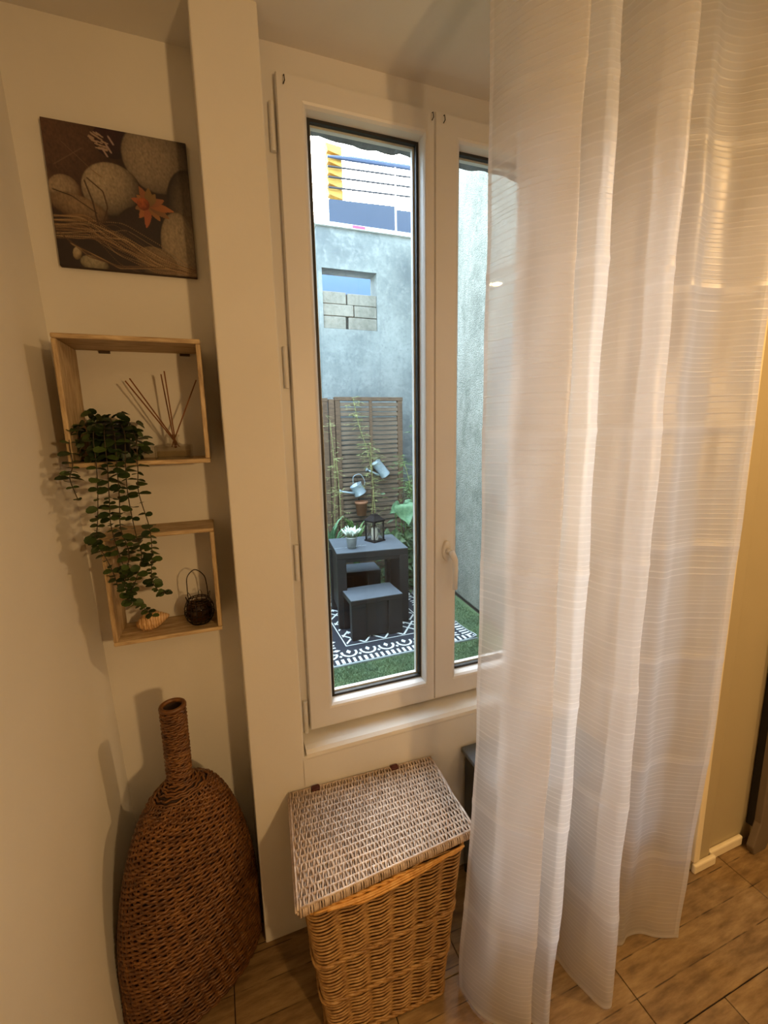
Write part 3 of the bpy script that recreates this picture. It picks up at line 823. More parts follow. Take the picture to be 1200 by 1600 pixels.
# ---- taupe chest of drawers at the right edge
def chest():
    t = thing('chest_of_drawers', (1.9, .80, 0), 'taupe painted chest of drawers with curved bracket feet against the right wall', 'drawers')
    m = simple('taupe_paint', S(112, 98, 80), .5, var=.06, scale=12, bmp=.05)
    dk = simple('shaded_side', S(26, 20, 16), .6, var=.2)  # near-black side and back: shade of the wall gap painted in
    x0, x1, yf, yb = 1.700, 2.44, .804, .849
    ob('side_panel', MB().box(x0, x0 + .012, yf + .006, yb, .07, .86), dk, t)
    ob('side_panel', MB().box(x1 - .012, x1, yf + .006, yb, .07, .86), m, t)
    ob('back_panel', MB().box(x0 + .012, x1 - .012, yb - .008, yb, .07, .86), dk, t)
    for xa, xb, sg in ((x0 - .022, x0 + .030, 1), (x1 - .046, x1 - .002, -1)):
        s = MB()
        L_ = [(xa, .86), (xb, .86), (xb, .16), (xb + .004 * sg, .11), (xb + .018 * sg, .085), (xb + .014 * sg, .06), (xb + .004 * sg, .045), (xb + .006 * sg, .02), (xb - .004 * sg, 0), (xa - .016 * sg, 0), (xa - .026 * sg, .03), (xa - .012 * sg, .08), (xa, .12)]
        n = len(L_)
        s.loops([[(x, yf - .012, z) for x, z in L_], [(x, yf + .012, z) for x, z in L_]], False); s.f.append(tuple(range(n))); s.f.append(tuple(range(n, 2 * n))[::-1])
        ob('front_stile', s, m, t, bevel=.004)
    for z0 in (.10, .29, .48, .67):
        d = ob('drawer', MB().box(x0 + .05, x1 - .05, yf - .006, yf + .01, z0 + .006, z0 + .178), m, t, bevel=.004)
        for x in (x0 + .10, x1 - .10):
            hd = MB().tube([(x - .035, yf - .006, z0 + .10), (x - .030, yf - .022, z0 + .092), (x + .030, yf - .022, z0 + .092), (x + .035, yf - .006, z0 + .10)], .006, 8)
            ob('handle', hd, M['white_trim'], d, smooth=True)
    ob('plinth', MB().box(x0 + .046, x1 - .046, yf - .004, yf + .01, .072, .098), m, t)
    ob('top_board', MB().box(x0 - .012, x1 + .012, yf - .02, yb, .86, .882), m, t, bevel=.004)
chest()

# ---- sheer curtain
def curtain():
    t = thing('sheer_curtain', (.85, .75, 2.36), 'floor length white sheer curtain with fine horizontal ribs in front of the window', 'curtain')
    m = bpy.data.materials.new('sheer_voile'); m.use_nodes = True; T = m.node_tree; N = T.nodes; L = T.links
    N.remove(N['Principled BSDF'])
    att = N.new('ShaderNodeAttribute'); att.attribute_name = 'cloth'      # r: height along the cloth, g: hem, b: crease
    sp = N.new('ShaderNodeSeparateColor'); L.new(att.outputs['Color'], sp.inputs[0])
    zc = mth(T, 'MULTIPLY', sp.outputs[0], 2.4)
    cmb = N.new('ShaderNodeCombineXYZ'); L.new(zc, cmb.inputs[2])
    n1 = N.new('ShaderNodeTexNoise'); n1.noise_dimensions = '1D'; n1.inputs['Scale'].default_value = 7; L.new(zc, n1.inputs['W'])
    ribs = mth(T, 'SINE', mth(T, 'ADD', mth(T, 'MULTIPLY', zc, 2 * PI / .0125), mth(T, 'MULTIPLY', n1.outputs[0], 26)))
    n2 = N.new('ShaderNodeTexNoise'); n2.noise_dimensions = '1D'; n2.inputs['Scale'].default_value = 120; n2.inputs['Detail'].default_value = 2; L.new(zc, n2.inputs['W'])
    rib = mth(T, 'MULTIPLY', mth(T, 'POWER', mth(T, 'MAXIMUM', ribs, 0.0), 4.0), ramp(T, n2.outputs[0], [(.35, (.25, .25, .25, 1)), (.65, (1, 1, 1, 1))]))
    op = mth(T, 'ADD', mth(T, 'ADD', mth(T, 'MULTIPLY', rib, .16), .68), mth(T, 'MULTIPLY', sp.outputs[1], .22))
    op = mth(T, 'ADD', op, mth(T, 'MULTIPLY', sp.outputs[2], .10))
    op = mth(T, 'MINIMUM', op, .97)
    hgt = mth(T, 'ADD', mth(T, 'MULTIPLY', rib, .0012), mth(T, 'MULTIPLY', sp.outputs[2], .003))
    bp = N.new('ShaderNodeBump'); bp.inputs['Distance'].default_value = 1.0; bp.inputs['Strength'].default_value = .55; L.new(hgt, bp.inputs['Height'])
    df = N.new('ShaderNodeBsdfDiffuse'); df.inputs[0].default_value = (.86, .84, .82, 1); L.new(bp.outputs[0], df.inputs['Normal'])
    tl = N.new('ShaderNodeBsdfTranslucent'); tl.inputs[0].default_value = (.90, .88, .88, 1)
    gl = N.new('ShaderNodeBsdfGlossy'); gl.inputs['Roughness'].default_value = .42; gl.inputs[0].default_value = (.95, .92, .88, 1); L.new(bp.outputs[0], gl.inputs['Normal'])
    tr = N.new('ShaderNodeBsdfTransparent')
    a = N.new('ShaderNodeMixShader'); a.inputs[0].default_value = .58; L.new(df.outputs[0], a.inputs[1]); L.new(tl.outputs[0], a.inputs[2])
    b = N.new('ShaderNodeMixShader'); b.inputs[0].default_value = .10; L.new(a.outputs[0], b.inputs[1]); L.new(gl.outputs[0], b.inputs[2])
    c = N.new('ShaderNodeMixShader'); L.new(op, c.inputs[0]); L.new(tr.outputs[0], c.inputs[1]); L.new(b.outputs[0], c.inputs[2])
    L.new(c.outputs[0], N['Material Output'].inputs[0])
    low = [(.505, .838), (.518, .782), (.545, .738), (.592, .700), (.621, .690), (.618, .712), (.588, .765), (.572, .806), (.590, .815), (.618, .760), (.648, .690), (.667, .678),
           (.682, .690), (.715, .742), (.765, .792), (.792, .792), (.800, .740), (.822, .672), (.842, .656), (.858, .664), (.868, .700), (.880, .770), (.915, .790), (.960, .772), (.995, .752), (1.030, .758), (1.072, .752), (1.105, .732), (1.135, .716), (1.165, .704)]
    high = [(.540, .832), (.552, .790), (.572, .745), (.606, .702), (.630, .684), (.627, .708), (.602, .765), (.590, .804), (.606, .815), (.632, .760), (.672, .694), (.699, .684),
            (.712, .694), (.738, .742), (.782, .790), (.806, .790), (.816, .742), (.840, .690), (.862, .676), (.879, .684), (.890, .714), (.905, .772), (.940, .790), (.985, .772), (1.020, .752), (1.058, .758), (1.105, .752), (1.140, .730), (1.172, .712), (1.206, .700)]
    nu, nv = 330, 250; zt, zb = 2.36, .004
    lo = np.array([tuple(p)[:2] for p in spline([(a_, b_, 0) for a_, b_ in low], nu)])
    hi = np.array([tuple(p)[:2] for p in spline([(a_, b_, 0) for a_, b_ in high], nu)])
    seg = np.r_[0, np.cumsum(np.hypot(*np.diff(lo, axis=0).T))]
    V = np.linspace(0, 1, nv); vs = np.zeros((nv, nu, 3)); col = np.zeros((nv, nu, 3))
    creases = [.277, .585, .893, 1.197, 1.49, 1.80, 2.10]
    Ls = seg / seg[-1]
    for j, v in enumerate(V):
        z = zb + (zt - zb) * v
        k = min(1, v / .36); k = k * k * (3 - 2 * k)
        P = lo * (1 - k) + hi * k
        T_ = np.gradient(P, axis=0); T_ /= np.linalg.norm(T_, axis=1)[:, None] + 1e-9
        Nn = np.stack([T_[:, 1], -T_[:, 0]], 1)
        cr = sum(np.exp(-((z - c_) / .010) ** 2) for c_ in creases)
        wr = .0018 * np.sin(z * 9 + Ls * 40) + .0012 * np.sin(z * 23 - Ls * 65) + .004 * np.exp(-((z - .25) / .2) ** 2) * np.sin(Ls * 55 + z * 14)
        Q = P + Nn * (.0016 * cr + wr)[:, None]
        vs[j, :, :2] = Q; vs[j, :, 2] = z + .010 * (1 - v) * .3 * np.abs(np.sin(Ls * 21))
        hem = np.maximum((seg < .014) | (seg > seg[-1] - .014), (z < .022)).astype(float)
        col[j, :, 0] = z / 2.4; col[j, :, 1] = hem; col[j, :, 2] = cr
    me = bpy.data.meshes.new('cloth'); off = wloc(t)
    idx = np.arange(nu * nv).reshape(nv, nu)
    fs = np.stack([idx[:-1, :-1], idx[:-1, 1:], idx[1:, 1:], idx[1:, :-1]], -1).reshape(-1, 4)
    me.from_pydata((vs.reshape(-1, 3) - off).tolist(), [], fs.tolist())
    ca = me.color_attributes.new('cloth', 'FLOAT_COLOR', 'POINT')
    ca.data.foreach_set('color', np.concatenate([col.reshape(-1, 3), np.ones((nu * nv, 1))], 1).astype(np.float32).ravel())
    me.polygons.foreach_set('use_smooth', [True] * len(me.polygons)); me.materials.append(m); me.update()
    o = bpy.data.objects.new('cloth', me); COL.objects.link(o); o.parent = t
    # ceiling track with gliders, above the frame
    ob('track', MB().box(.45, 1.30, .735, .765, 2.385, 2.428), M['white_trim'], t)
    ob('heading_tape', MB().tube([(x, y, 2.372) for x, y in hi[::6]], .010, 6), M['white_trim'], t)
curtain()

# =====================================================================================
#                                    COURTYARD
# =====================================================================================
G = -0.10
def concrete(name, base, dark, light, moss=0.0, pebble=0.0):
    m, t, N, L, p = nt(name)
    P = geo(t)
    a = noise(t, 1.7, P, 8, .65); b = noise(t, 14, P, 5, .6); c = noise(t, 5, P, 4, .6, sc=(3.0, 3.0, .35))
    col = ramp(t, a, [(.32, dark), (.5, base), (.72, light)])
    col = mixc(t, mth(t, 'MULTIPLY', ramp(t, c, [(.5, (0, 0, 0, 1)), (.75, (1, 1, 1, 1))]), .45), col, dark)
    col = mixc(t, mth(t, 'MULTIPLY', ramp(t, b, [(.5, (0, 0, 0, 1)), (.68, (1, 1, 1, 1))]), .55), col, light)
    fine = noise(t, 34, P, 4, .7)
    col = mixc(t, mth(t, 'MULTIPLY', ramp(t, fine, [(.5, (0, 0, 0, 1)), (.7, (1, 1, 1, 1))]), .5), col, dark)
    h_ = b
    if pebble:
        v = N.new('ShaderNodeTexVoronoi'); v.inputs['Scale'].default_value = 95; L.new(P, v.inputs['Vector'])
        col = mixc(t, mth(t, 'MULTIPLY', ramp(t, v.outputs['Distance'], [(.25, (0, 0, 0, 1)), (.7, (1, 1, 1, 1))]), .5), col, dark)
        h_ = mth(t, 'SUBTRACT', 1.0, v.outputs['Distance'])
    if moss:
        sp = N.new('ShaderNodeSeparateXYZ'); L.new(P, sp.inputs[0])
        k = noise(t, 3.2, P, 5, .7, sc=(1, 1, .5))
        col = mixc(t, mth(t, 'MULTIPLY', ramp(t, k, [(.54, (0, 0, 0, 1)), (.70, (1, 1, 1, 1))]), moss), col, S(66, 74, 60))
    L.new(col, p.inputs['Base Color']); p.inputs['Roughness'].default_value = .9
    bump(t, p, h_, .5, .012); return m
M['conc'] = concrete('weathered_concrete', S(124, 129, 127), S(96, 102, 104), S(146, 150, 147))
M['pebbledash'] = concrete('pebbledash', S(152, 150, 138), S(108, 108, 98), S(178, 174, 162), .7, 1)
M['block'] = concrete('concrete_block_face', S(122, 118, 108), S(88, 86, 78), S(142, 138, 128), .3)
M['pale'] = simple('pale_render', S(150, 156, 154), .9, var=.03)

# ground
m, t_, N_, L_, p_ = nt('artificial_turf')
f1 = noise(t_, 6, geo(t_), 4); f2 = noise(t_, 160, geo(t_), 2)
c_ = ramp(t_, f1, [(.35, S(84, 106, 76)), (.65, S(112, 134, 92))]); c_ = mixc(t_, mth(t_, 'MULTIPLY', f2, .55), c_, S(62, 86, 56))
L_.new(c_, p_.inputs['Base Color']); p_.inputs['Roughness'].default_value = .9; bump(t_, p_, f2, .6, .01)
M['turf'] = m
struct('ground', MB().box(-1.5, 2.35, 1.34, 4.62, G - .2, G - .004), M['grout'])
lawn = MB().add([(-1.4, 1.36, G), (1.90, 1.36, G), (2.17, 4.58, G), (-1.38, 4.58, G)], [(0, 1, 2, 3)])
nb = 26000
bx_ = rng.uniform(.35, 2.03, nb); by_ = rng.uniform(2.1, 3.7, nb)
k_ = (by_ > 2.755) & (bx_ > .54) & (bx_ < 1.79); by_[k_] = rng.uniform(2.1, 2.75, k_.sum())
hh = rng.uniform(.008, .018, nb); an = rng.uniform(0, 2 * PI, nb); le = rng.normal(0, .007, (nb, 2))
V_ = np.zeros((nb, 3, 3))
V_[:, 0] = np.stack([bx_ - .0025 * np.cos(an), by_ - .0025 * np.sin(an), np.full(nb, G)], 1)
V_[:, 1] = np.stack([bx_ + .0025 * np.cos(an), by_ + .0025 * np.sin(an), np.full(nb, G)], 1)
V_[:, 2] = np.stack([bx_ + le[:, 0], by_ + le[:, 1], G + hh], 1)
lawn.v += [tuple(p) for p in V_.reshape(-1, 3).tolist()]; lawn.f += [(4 + 3 * i, 5 + 3 * i, 6 + 3 * i) for i in range(nb)]
me = bpy.data.meshes.new('lawn'); me.from_pydata(lawn.v, [], lawn.f); me.materials.append(M['turf']); me.update()
lo_ = bpy.data.objects.new('lawn', me); COL.objects.link(lo_)
tag(lo_, 'short green artificial turf covering the courtyard floor', 'grass', kind='stuff')

# back wall with an opening that is partly blocked up
YB = 4.6; ox0, ox1, oz0, oz1 = 1.122, 1.690, 2.512, 3.070
bw = MB()
bw.box(1.085, ox0, YB, YB + .2, -.3, 3.44); bw.box(ox1, 3.4, YB, YB + .2, -.3, 3.44); bw.box(ox0, ox1, YB, YB + .2, -.3, oz0); bw.box(ox0, ox1, YB, YB + .2, oz1, 3.44)
wb_ = struct('wall_courtyard_back', bw, M['conc'])
blk = [(0, .235, 2.516, 2.632), (.262, .568, 2.516, 2.630), (0, .318, 2.640, 2.745), (.325, .568, 2.638, 2.743), (0, .243, 2.753, 2.862), (.256, .568, 2.751, 2.856)]
for a, b, z0, z1 in blk:
    ob('block', MB().box(ox0 + a + .001, ox0 + b - .001, YB + .012 + random.uniform(0, .006), YB + .15, z0 - .002, z1 + .002), M['block'], wb_, bevel=.006)
ob('mortar', MB().box(ox0, ox1, YB + .035, YB + .14, 2.512, 2.85), simple('dirty_mortar', S(48, 48, 44), .95, var=.3, scale=25), wb_)
struct('wall_neighbour', MB().box(.6, 3.6, 6.0, 6.2, -.3, 3.62), simple('pale_blue_render', S(88, 110, 150), .9, var=.02))
struct('wall_courtyard_left', MB().box(-1.6, 1.10, 4.9, 5.1, -.3, 3.5), M['pale'])
struct('wall_courtyard_side', MB().box(-1.6, -1.4, 1.38, 5.0, -.3, 3.2), M['pale'])
# right wall converges a little
def rwx(y): return 2.12 + (y - 3.64) * .087
rw = MB().hexa([(rwx(1.3), 1.3, -.3), (rwx(1.3) + .3, 1.3, -.3), (rwx(4.7) + .3, 4.7, -.3), (rwx(4.7), 4.7, -.3)], [(rwx(1.3), 1.3, 4.6), (rwx(1.3) + .3, 1.3, 4.6), (rwx(4.7) + .3, 4.61, 3.44), (rwx(4.7), 4.61, 3.44)])
struct('wall_courtyard_right', rw, M['pebbledash'])
struct('trim_turf_edge', MB().hexa([(rwx(2.0) - .012, 2.0, G), (rwx(2.0), 2.0, G), (rwx(4.3), 4.3, G), (rwx(4.3) - .012, 4.3, G)], [(rwx(2.0) - .012, 2.0, G + .012), (rwx(2.0), 2.0, G + .012), (rwx(4.3), 4.3, G + .012), (rwx(4.3) - .012, 4.3, G + .012)]), simple('dark_gap', S(34, 36, 28), .9, var=.2))
# grey cabinet on the right wall
uc = thing('utility_cabinet', (rwx(2.85), 2.85, .87), 'grey metal utility cabinet on the pebbledash wall seen through the curtain edge', 'cabinet')
def onwall(y, d): return (rwx(y) - d)
def wallbox(y0, y1, z0, z1, d0, d1):
    return MB().hexa([(onwall(y0, d1), y0, z0), (onwall(y0, d0), y0, z0), (onwall(y1, d0), y1, z0), (onwall(y1, d1), y1, z0)], [(onwall(y0, d1), y0, z1), (onwall(y0, d0), y0, z1), (onwall(y1, d0), y1, z1), (onwall(y1, d1), y1, z1)])
gm = simple('grey_metal', S(128, 130, 126), .5, var=.05)
ob('body', wallbox(2.45, 3.00, .87, 2.12, 0, .06), gm, uc, bevel=.005)
dd = ob('door', wallbox(2.47, 2.98, .89, 2.10, .06, .068), gm, uc, bevel=.003)
ob('lock', wallbox(2.86, 2.92, .91, .99, .068, .082), simple('dark_lock', S(70, 66, 66), .4, var=.1), dd, bevel=.004)

# terrace railing above the back wall
struct('trim_coping', MB().box(1.06, 3.4, YB - .03, YB + .23, 3.44, 3.475), simple('white_coping', S(240, 240, 238), .7, var=.02))
ra = thing('terrace_railing', (2.0, 4.68, 3.475), 'terrace railing with blue panels, thin cables and a handrail above the back wall', 'railing')
bl = simple('blue_panel', S(34, 48, 70), .5, var=.05)
wm = simple('white_metal', S(232, 222, 222), .4, var=.02); dkm = simple('dark_rail', S(60, 74, 104), .4, var=.1); cabm = simple('steel_cable', S(36, 34, 40), .6, metal=0, var=.1)
for a, b in ((1.235, 1.925), (1.950, 2.65), (2.68, 3.3)):
    ob('panel', MB().hexa([(a, 4.665, 3.480), (b, 4.665, 3.485), (b, 4.68, 3.485), (a, 4.68, 3.480)], [(a, 4.665, 3.715), (b, 4.665, 3.745), (b, 4.68, 3.745), (a, 4.68, 3.715)]), bl, ra)
for x in (1.937, 2.665): ob('post', MB().tube([(x, 4.67, 3.475), (x, 4.67, 4.12)], .010, 8), wm, ra)
for z0, z1 in ((4.005, 4.045), (3.915, 3.955), (3.825, 3.865)):
    ob('cable', MB().tube([(1.24, 4.672, z0 - .004), (3.3, 4.672, z1 + .05)], .010, 6), cabm, ra)
ob('handrail', MB().tube([(1.24, 4.672, 4.085), (1.48, 4.672, 4.10), (2.13, 4.672, 4.128), (2.5, 4.672, 4.14)], [.010, .024, .024, .020], 8), dkm, ra)
ob('brace', MB().tube([(2.07, 4.675, 3.87), (2.16, 4.675, 3.97)], .003, 6), cabm, ra)
yp = thing('slatted_pillar', (1.31, 4.74, 3.475), 'yellow pillar of tilted wooden slats at the left end of the terrace railing', 'pillar')
ym = wood('yellow_wood', S(150, 108, 34), S(190, 146, 60), 14, (1, 1, 6))
for k in range(5):
    z = 3.745 + k * .095
    ob('slat', MB().hexa([(1.255, 4.70, z + .03), (1.392, 4.70, z), (1.392, 4.78, z), (1.255, 4.78, z + .03)], [(1.235, 4.70, z + .092), (1.392, 4.70, z + .078), (1.392, 4.78, z + .078), (1.235, 4.78, z + .092)]), ym, yp)
ob('core_post', MB().box(1.29, 1.36, 4.785, 4.83, 3.475, 4.26), simple('brown_core', S(120, 84, 40), .8, var=.1), yp)
ob('red_clip', MB().box(1.44, 1.57, YB - .036, YB - .031, 3.446, 3.470), simple('red_plastic', S(222, 60, 96), .5, var=.05), ra)

# ---- slatted screens
fw = wood('weathered_brown_wood', S(74, 56, 42), S(118, 94, 72), 16, (1, 1, 7), .75)
fw2 = wood('weathered_brown_slats', S(84, 70, 56), S(126, 108, 90), 10, (1, 6, 8), .75)
def screen(label, x0, x1, yf, z1, mid=True):
    t = thing('slatted_screen', ((x0 + x1) / 2, yf, G), label, 'screen', 'weathered slatted wooden screens at the back of the courtyard')
    for a, b in ((x0, x0 + .05), (x1 - .05, x1)): ob('stile', MB().box(a, b, yf, yf + .045, G, z1 - .035), fw, t, bevel=.003)
    ob('top_rail', MB().box(x0 - .004, x1 + .004, yf - .004, yf + .05, z1 - .035, z1), fw, t, bevel=.003)
    ob('bottom_rail', MB().box(x0 + .05, x1 - .05, yf + .004, yf + .04, G + .03, G + .08), fw, t, bevel=.003)
    xm = (x0 + x1) / 2 + .01
    ob('stile', MB().box(xm - .014, xm + .014, yf - .006, yf + .012, G + .08, z1 - .035), fw, t, bevel=.002)
    proto = None; z = G + .088; k = 0
    while z < z1 - .08:
        if proto is None:
            proto = ob('slat', MB().box(x0 + .05, x1 - .05, yf + .012, yf + .034, z, z + .0355), fw2, t, bevel=.002); o = proto; z00 = z
        else:
            o = proto.copy(); COL.objects.link(o); o.parent = t
            o.location = (0, random.uniform(-.003, .003), z - z00); o.rotation_euler = (random.choice((-.16, 0, 0, 0, .05)), random.uniform(-.003, .003), 0)
        z += .0455 + random.uniform(-.0015, .0025); k += 1
    return t
screen('tall weathered slatted screen behind the black table, watering cans hung in front', 1.122, 1.826, 4.29, 1.823)
screen('second slatted screen, mostly hidden by the left window stile', .300, 1.050, 4.30, 1.812)
ob('fence_post', MB().box(1.058, 1.112, 4.275, 4.33, G, 1.80), fw, None, bevel=.004, label='brown square post between the two slatted screens', cat='post')

# dark low board screen on the right
ds = thing('board_screen', (1.95, 4.1, G), 'low dark weathered board screen at the right beside the leafy shrub', 'screen')
dw = wood('dark_weathered_board', S(52, 46, 38), S(94, 86, 72), 10, (6, 6, 1), .85)
for k in range(5):
    x = 1.80 + k * .072
    ob('board', MB().box(x, x + .066, 4.20 - k * .01, 4.222 - k * .01, G, .98 + .02 * (k % 2) + random.uniform(-.01, .01)), dw, ds, bevel=.003)
ob('rail', MB().box(1.79, 2.15, 4.222, 4.25, .80, .85), dw, ds)

# ---- outdoor rug
def rug():
    x0, x1, y0, y1 = .55, 1.78, 2.765, 4.15
    t = thing('outdoor_rug', ((x0 + x1) / 2, (y0 + y1) / 2, G), 'black and white geometric outdoor rug under the black table', 'rug')
    z = G + .012
    nx, ny = 330, 370
    U, V = np.meshgrid(np.linspace(x0, x1, nx), np.linspace(y0, y1, ny))
    ex = np.minimum(U - x0, x1 - U); ey = np.minimum(V - y0, y1 - V)
    e = np.minimum(ex, ey); along = np.where(ey < ex, U, V)
    white = np.zeros_like(U, bool)
    white |= (e > .012) & (e < .075) & ((along / .042) % 1 < .48)          # fringe of bars
    white |= (e > .002) & (e < .007)
    # scallop row
    c = ((along / .145) % 1 - .5) * .145; d = e - .155
    rr = np.hypot(c * 1.05, np.where(d < 0, d, d * .75))
    white |= (e > .08) & (e < .245) & (np.abs(rr - .056) < .0085) & (d < .018)
    white |= (e > .08) & (e < .23) & (np.abs(c) / .018 + np.abs(d - .012) / .030 < 1)
    c2 = (((along + .0725) / .145) % 1 - .5) * .145
    white |= (e > .08) & (e < .26) & (np.abs(c2) / .012 + np.abs(d + .04) / .016 < 1)
    # inner zig-zags and diamonds
    zz = np.abs(((U / .16) % 1) - .5) * .16 * 1.25
    white |= (e > .27) & ((((V + zz) / .12) % 1) < .20)
    white |= (e > .27) & ((((V - zz) / .24) % 1) < .10)
    white |= (e > .27) & (np.abs(((U / .16) % 1) - .5) * .16 / .016 + np.abs(((V / .24) % 1) - .5) * .24 / .030 < 1)
    white |= (e > .252) & (e < .260)
    cols = np.where(white[..., None], np.array(S(226, 230, 228)[:3]), np.array(S(34, 38, 48)[:3])).reshape(-1, 3)
    H = np.full_like(U, z)
    # right-hand near corner curls up a little
    cu = np.clip((U - 1.66) / .12, 0, 1) * np.clip((3.0 - V) / .2, 0, 1); H = H + .020 * cu ** 2
    vs = np.stack([U, V, H], -1).reshape(-1, 3); idx = np.arange(nx * ny).reshape(ny, nx)
    fs = np.stack([idx[:-1, :-1], idx[:-1, 1:], idx[1:, 1:], idx[1:, :-1]], -1).reshape(-1, 4)
    colour_grid('woven_face', vs, fs, cols, t, .85)
    ob('backing', MB().box(x0, x1, y0, y1, G + .003, G + .0108), simple('rug_back', S(40, 44, 52), .9, var=.1), t)
    g = simple('grey_binding', S(150, 158, 160), .8, var=.1)
    ob('binding', MB().box(x0 - .004, x1, y0 - .007, y0, G + .003, G + .0135), g, t)
    return z
RZ = rug() + .001

# ---- black table with two stools
tb_m, t_, N_, L_, p_ = nt('black_tabletop_wood')
f1 = noise(t_, 12, objc(t_), 5, .6, sc=(1, 6, 6))
L_.new(ramp(t_, f1, [(.3, (.009, .0075, .0075, 1)), (.7, (.016, .013, .013, 1))]), p_.inputs['Base Color']); p_.inputs['Roughness'].default_value = .5; p_.inputs['Specular IOR Level'].default_value = .35
skylit_top = simple('skylit_grey_board', S(92, 98, 106), .55, var=.12, scale=9)  # grey puts the sky sheen on table and stool tops into colour
def rotz(c, ang):
    ca, sa = math.cos(ang), math.sin(ang)
    return lambda p: (c[0] + (p[0] - c[0]) * ca - (p[1] - c[1]) * sa, c[1] + (p[0] - c[0]) * sa + (p[1] - c[1]) * ca, p[2])
TB = (1.155, 3.535); TA = math.radians(-6.5); TZ = .55
def table():
    t = thing('garden_table', (TB[0], TB[1], RZ), 'square black wooden garden table with thick panel legs on the rug', 'table')
    w, d = .295, .255; f = rotz(TB, TA); x, y = TB
    ob('table_top', MB().box(x - w, x + w, y - d, y + d, TZ - .055, TZ - .004).map(f), tb_m, t, bevel=.004)
    ob('top_board', MB().box(x - w + .002, x + w - .002, y - d + .002, y + d - .002, TZ - .004, TZ).map(f), skylit_top, t, label='top surface coloured paler for sky sheen')
    for sx in (-1, 1):
        a, b = sorted((x + sx * w, x + sx * (w - .075)))
        ob('leg', MB().box(a, b, y - d, y - d + .075, RZ, TZ - .055).map(f), tb_m, t, bevel=.003)
        ob('leg', MB().box(a, b, y + d - .075, y + d, RZ, TZ - .055).map(f), tb_m, t, bevel=.003)
    ob('apron', MB().box(x - w + .075, x + w - .075, y - d + .008, y - d + .030, TZ - .085, TZ - .055).map(f), tb_m, t)
    for sx in (-1, 1):
        a = x + sx * (w - .03)
        ob('side_panel', MB().box(a - .012, a + .012, y - d + .075, y + d - .075, RZ + .10, TZ - .055).map(f), tb_m, t)
table()
def stool(c, ang, w, d, h, label):
    t = thing('garden_stool', (c[0], c[1], RZ), label, 'stool', 'black wooden garden stools')
    f = rotz(c, ang); x, y = c
    ob('seat', MB().box(x - w, x + w, y - d, y + d, h - .04, h - .004).map(f), tb_m, t, bevel=.004)
    ob('top_board', MB().box(x - w + .002, x + w - .002, y - d + .002, y + d - .002, h - .004, h).map(f), skylit_top, t, label='top surface coloured paler for sky sheen')
    for sx in (-1, 1):
        a, b = sorted((x + sx * (w - .003), x + sx * (w - .12)))
        for sy in (-1, 1):
            e, g = sorted((y + sy * (d - .003), y + sy * (d - .06)))
            ob('leg', MB().box(a, b, e, g, RZ, h - .04).map(f), tb_m, t, bevel=.003)
    ob('front_panel', MB().box(x - w + .12, x + w - .12, y - d + .022, y - d + .036, RZ + .012, h - .04).map(f), tb_m, t)
stool((1.080, 3.215), math.radians(0), .212, .145, .238, 'black wooden garden stool in front of the table, seat half under it')
stool((1.17, 3.86), math.radians(-6), .19, .13, .238, 'black wooden garden stool on the far side of the table, seen under its top')

# ---- pot and lantern on the table
def zinc_pot():
    c = (.992, 3.425, TZ + .0005)
    t = thing('potted_succulent', c, 'white tipped spiky plant in a small zinc pot on the black table', 'plant')
    zm = simple('galvanised_zinc', S(176, 176, 170), .38, metal=.7, var=.15, scale=30)
    ob('pot', MB().lathe([(.034, 0), (.044, .085), (.047, .088), (.047, .096), (.043, .096), (.041, .084)], c, 22), zm, t, smooth=True)
    ob('soil', MB().lathe([(.0001, .082), (.041, .082)], c, 16, caps=False), simple('soil', S(60, 46, 32), .95, var=.2), t)
    gm_ = simple('grey_green_leaf', S(120, 128, 104), .6, var=.2); wt = simple('white_leaf_tip', S(226, 236, 226), .6, var=.05)
    r = random.Random(4); a1 = MB(); a2 = MB()
    for k in range(46):
        an_ = r.uniform(0, 2 * PI); tilt = r.random() ** .6 * .85; Ln = r.uniform(.075, .11)
        b0 = Vector((c[0] + .028 * math.cos(an_) * tilt, c[1] + .028 * math.sin(an_) * tilt, c[2] + .085))
        dv = Vector((math.cos(an_) * tilt, math.sin(an_) * tilt, 1)).normalized()
        a1.tube([tuple(b0), tuple(b0 + dv * Ln * .5), tuple(b0 + dv * Ln * .62)], [.006, .0085, .008], 5)
        a2.tube([tuple(b0 + dv * Ln * .58), tuple(b0 + dv * Ln * .82), tuple(b0 + dv * Ln)], [.0082, .0075, .001], 5)
    ob('leaves', a1, gm_, t, smooth=True, kind='stuff'); ob('leaf_tips', a2, wt, t, smooth=True, kind='stuff', label='white leaf tips')
zinc_pot()
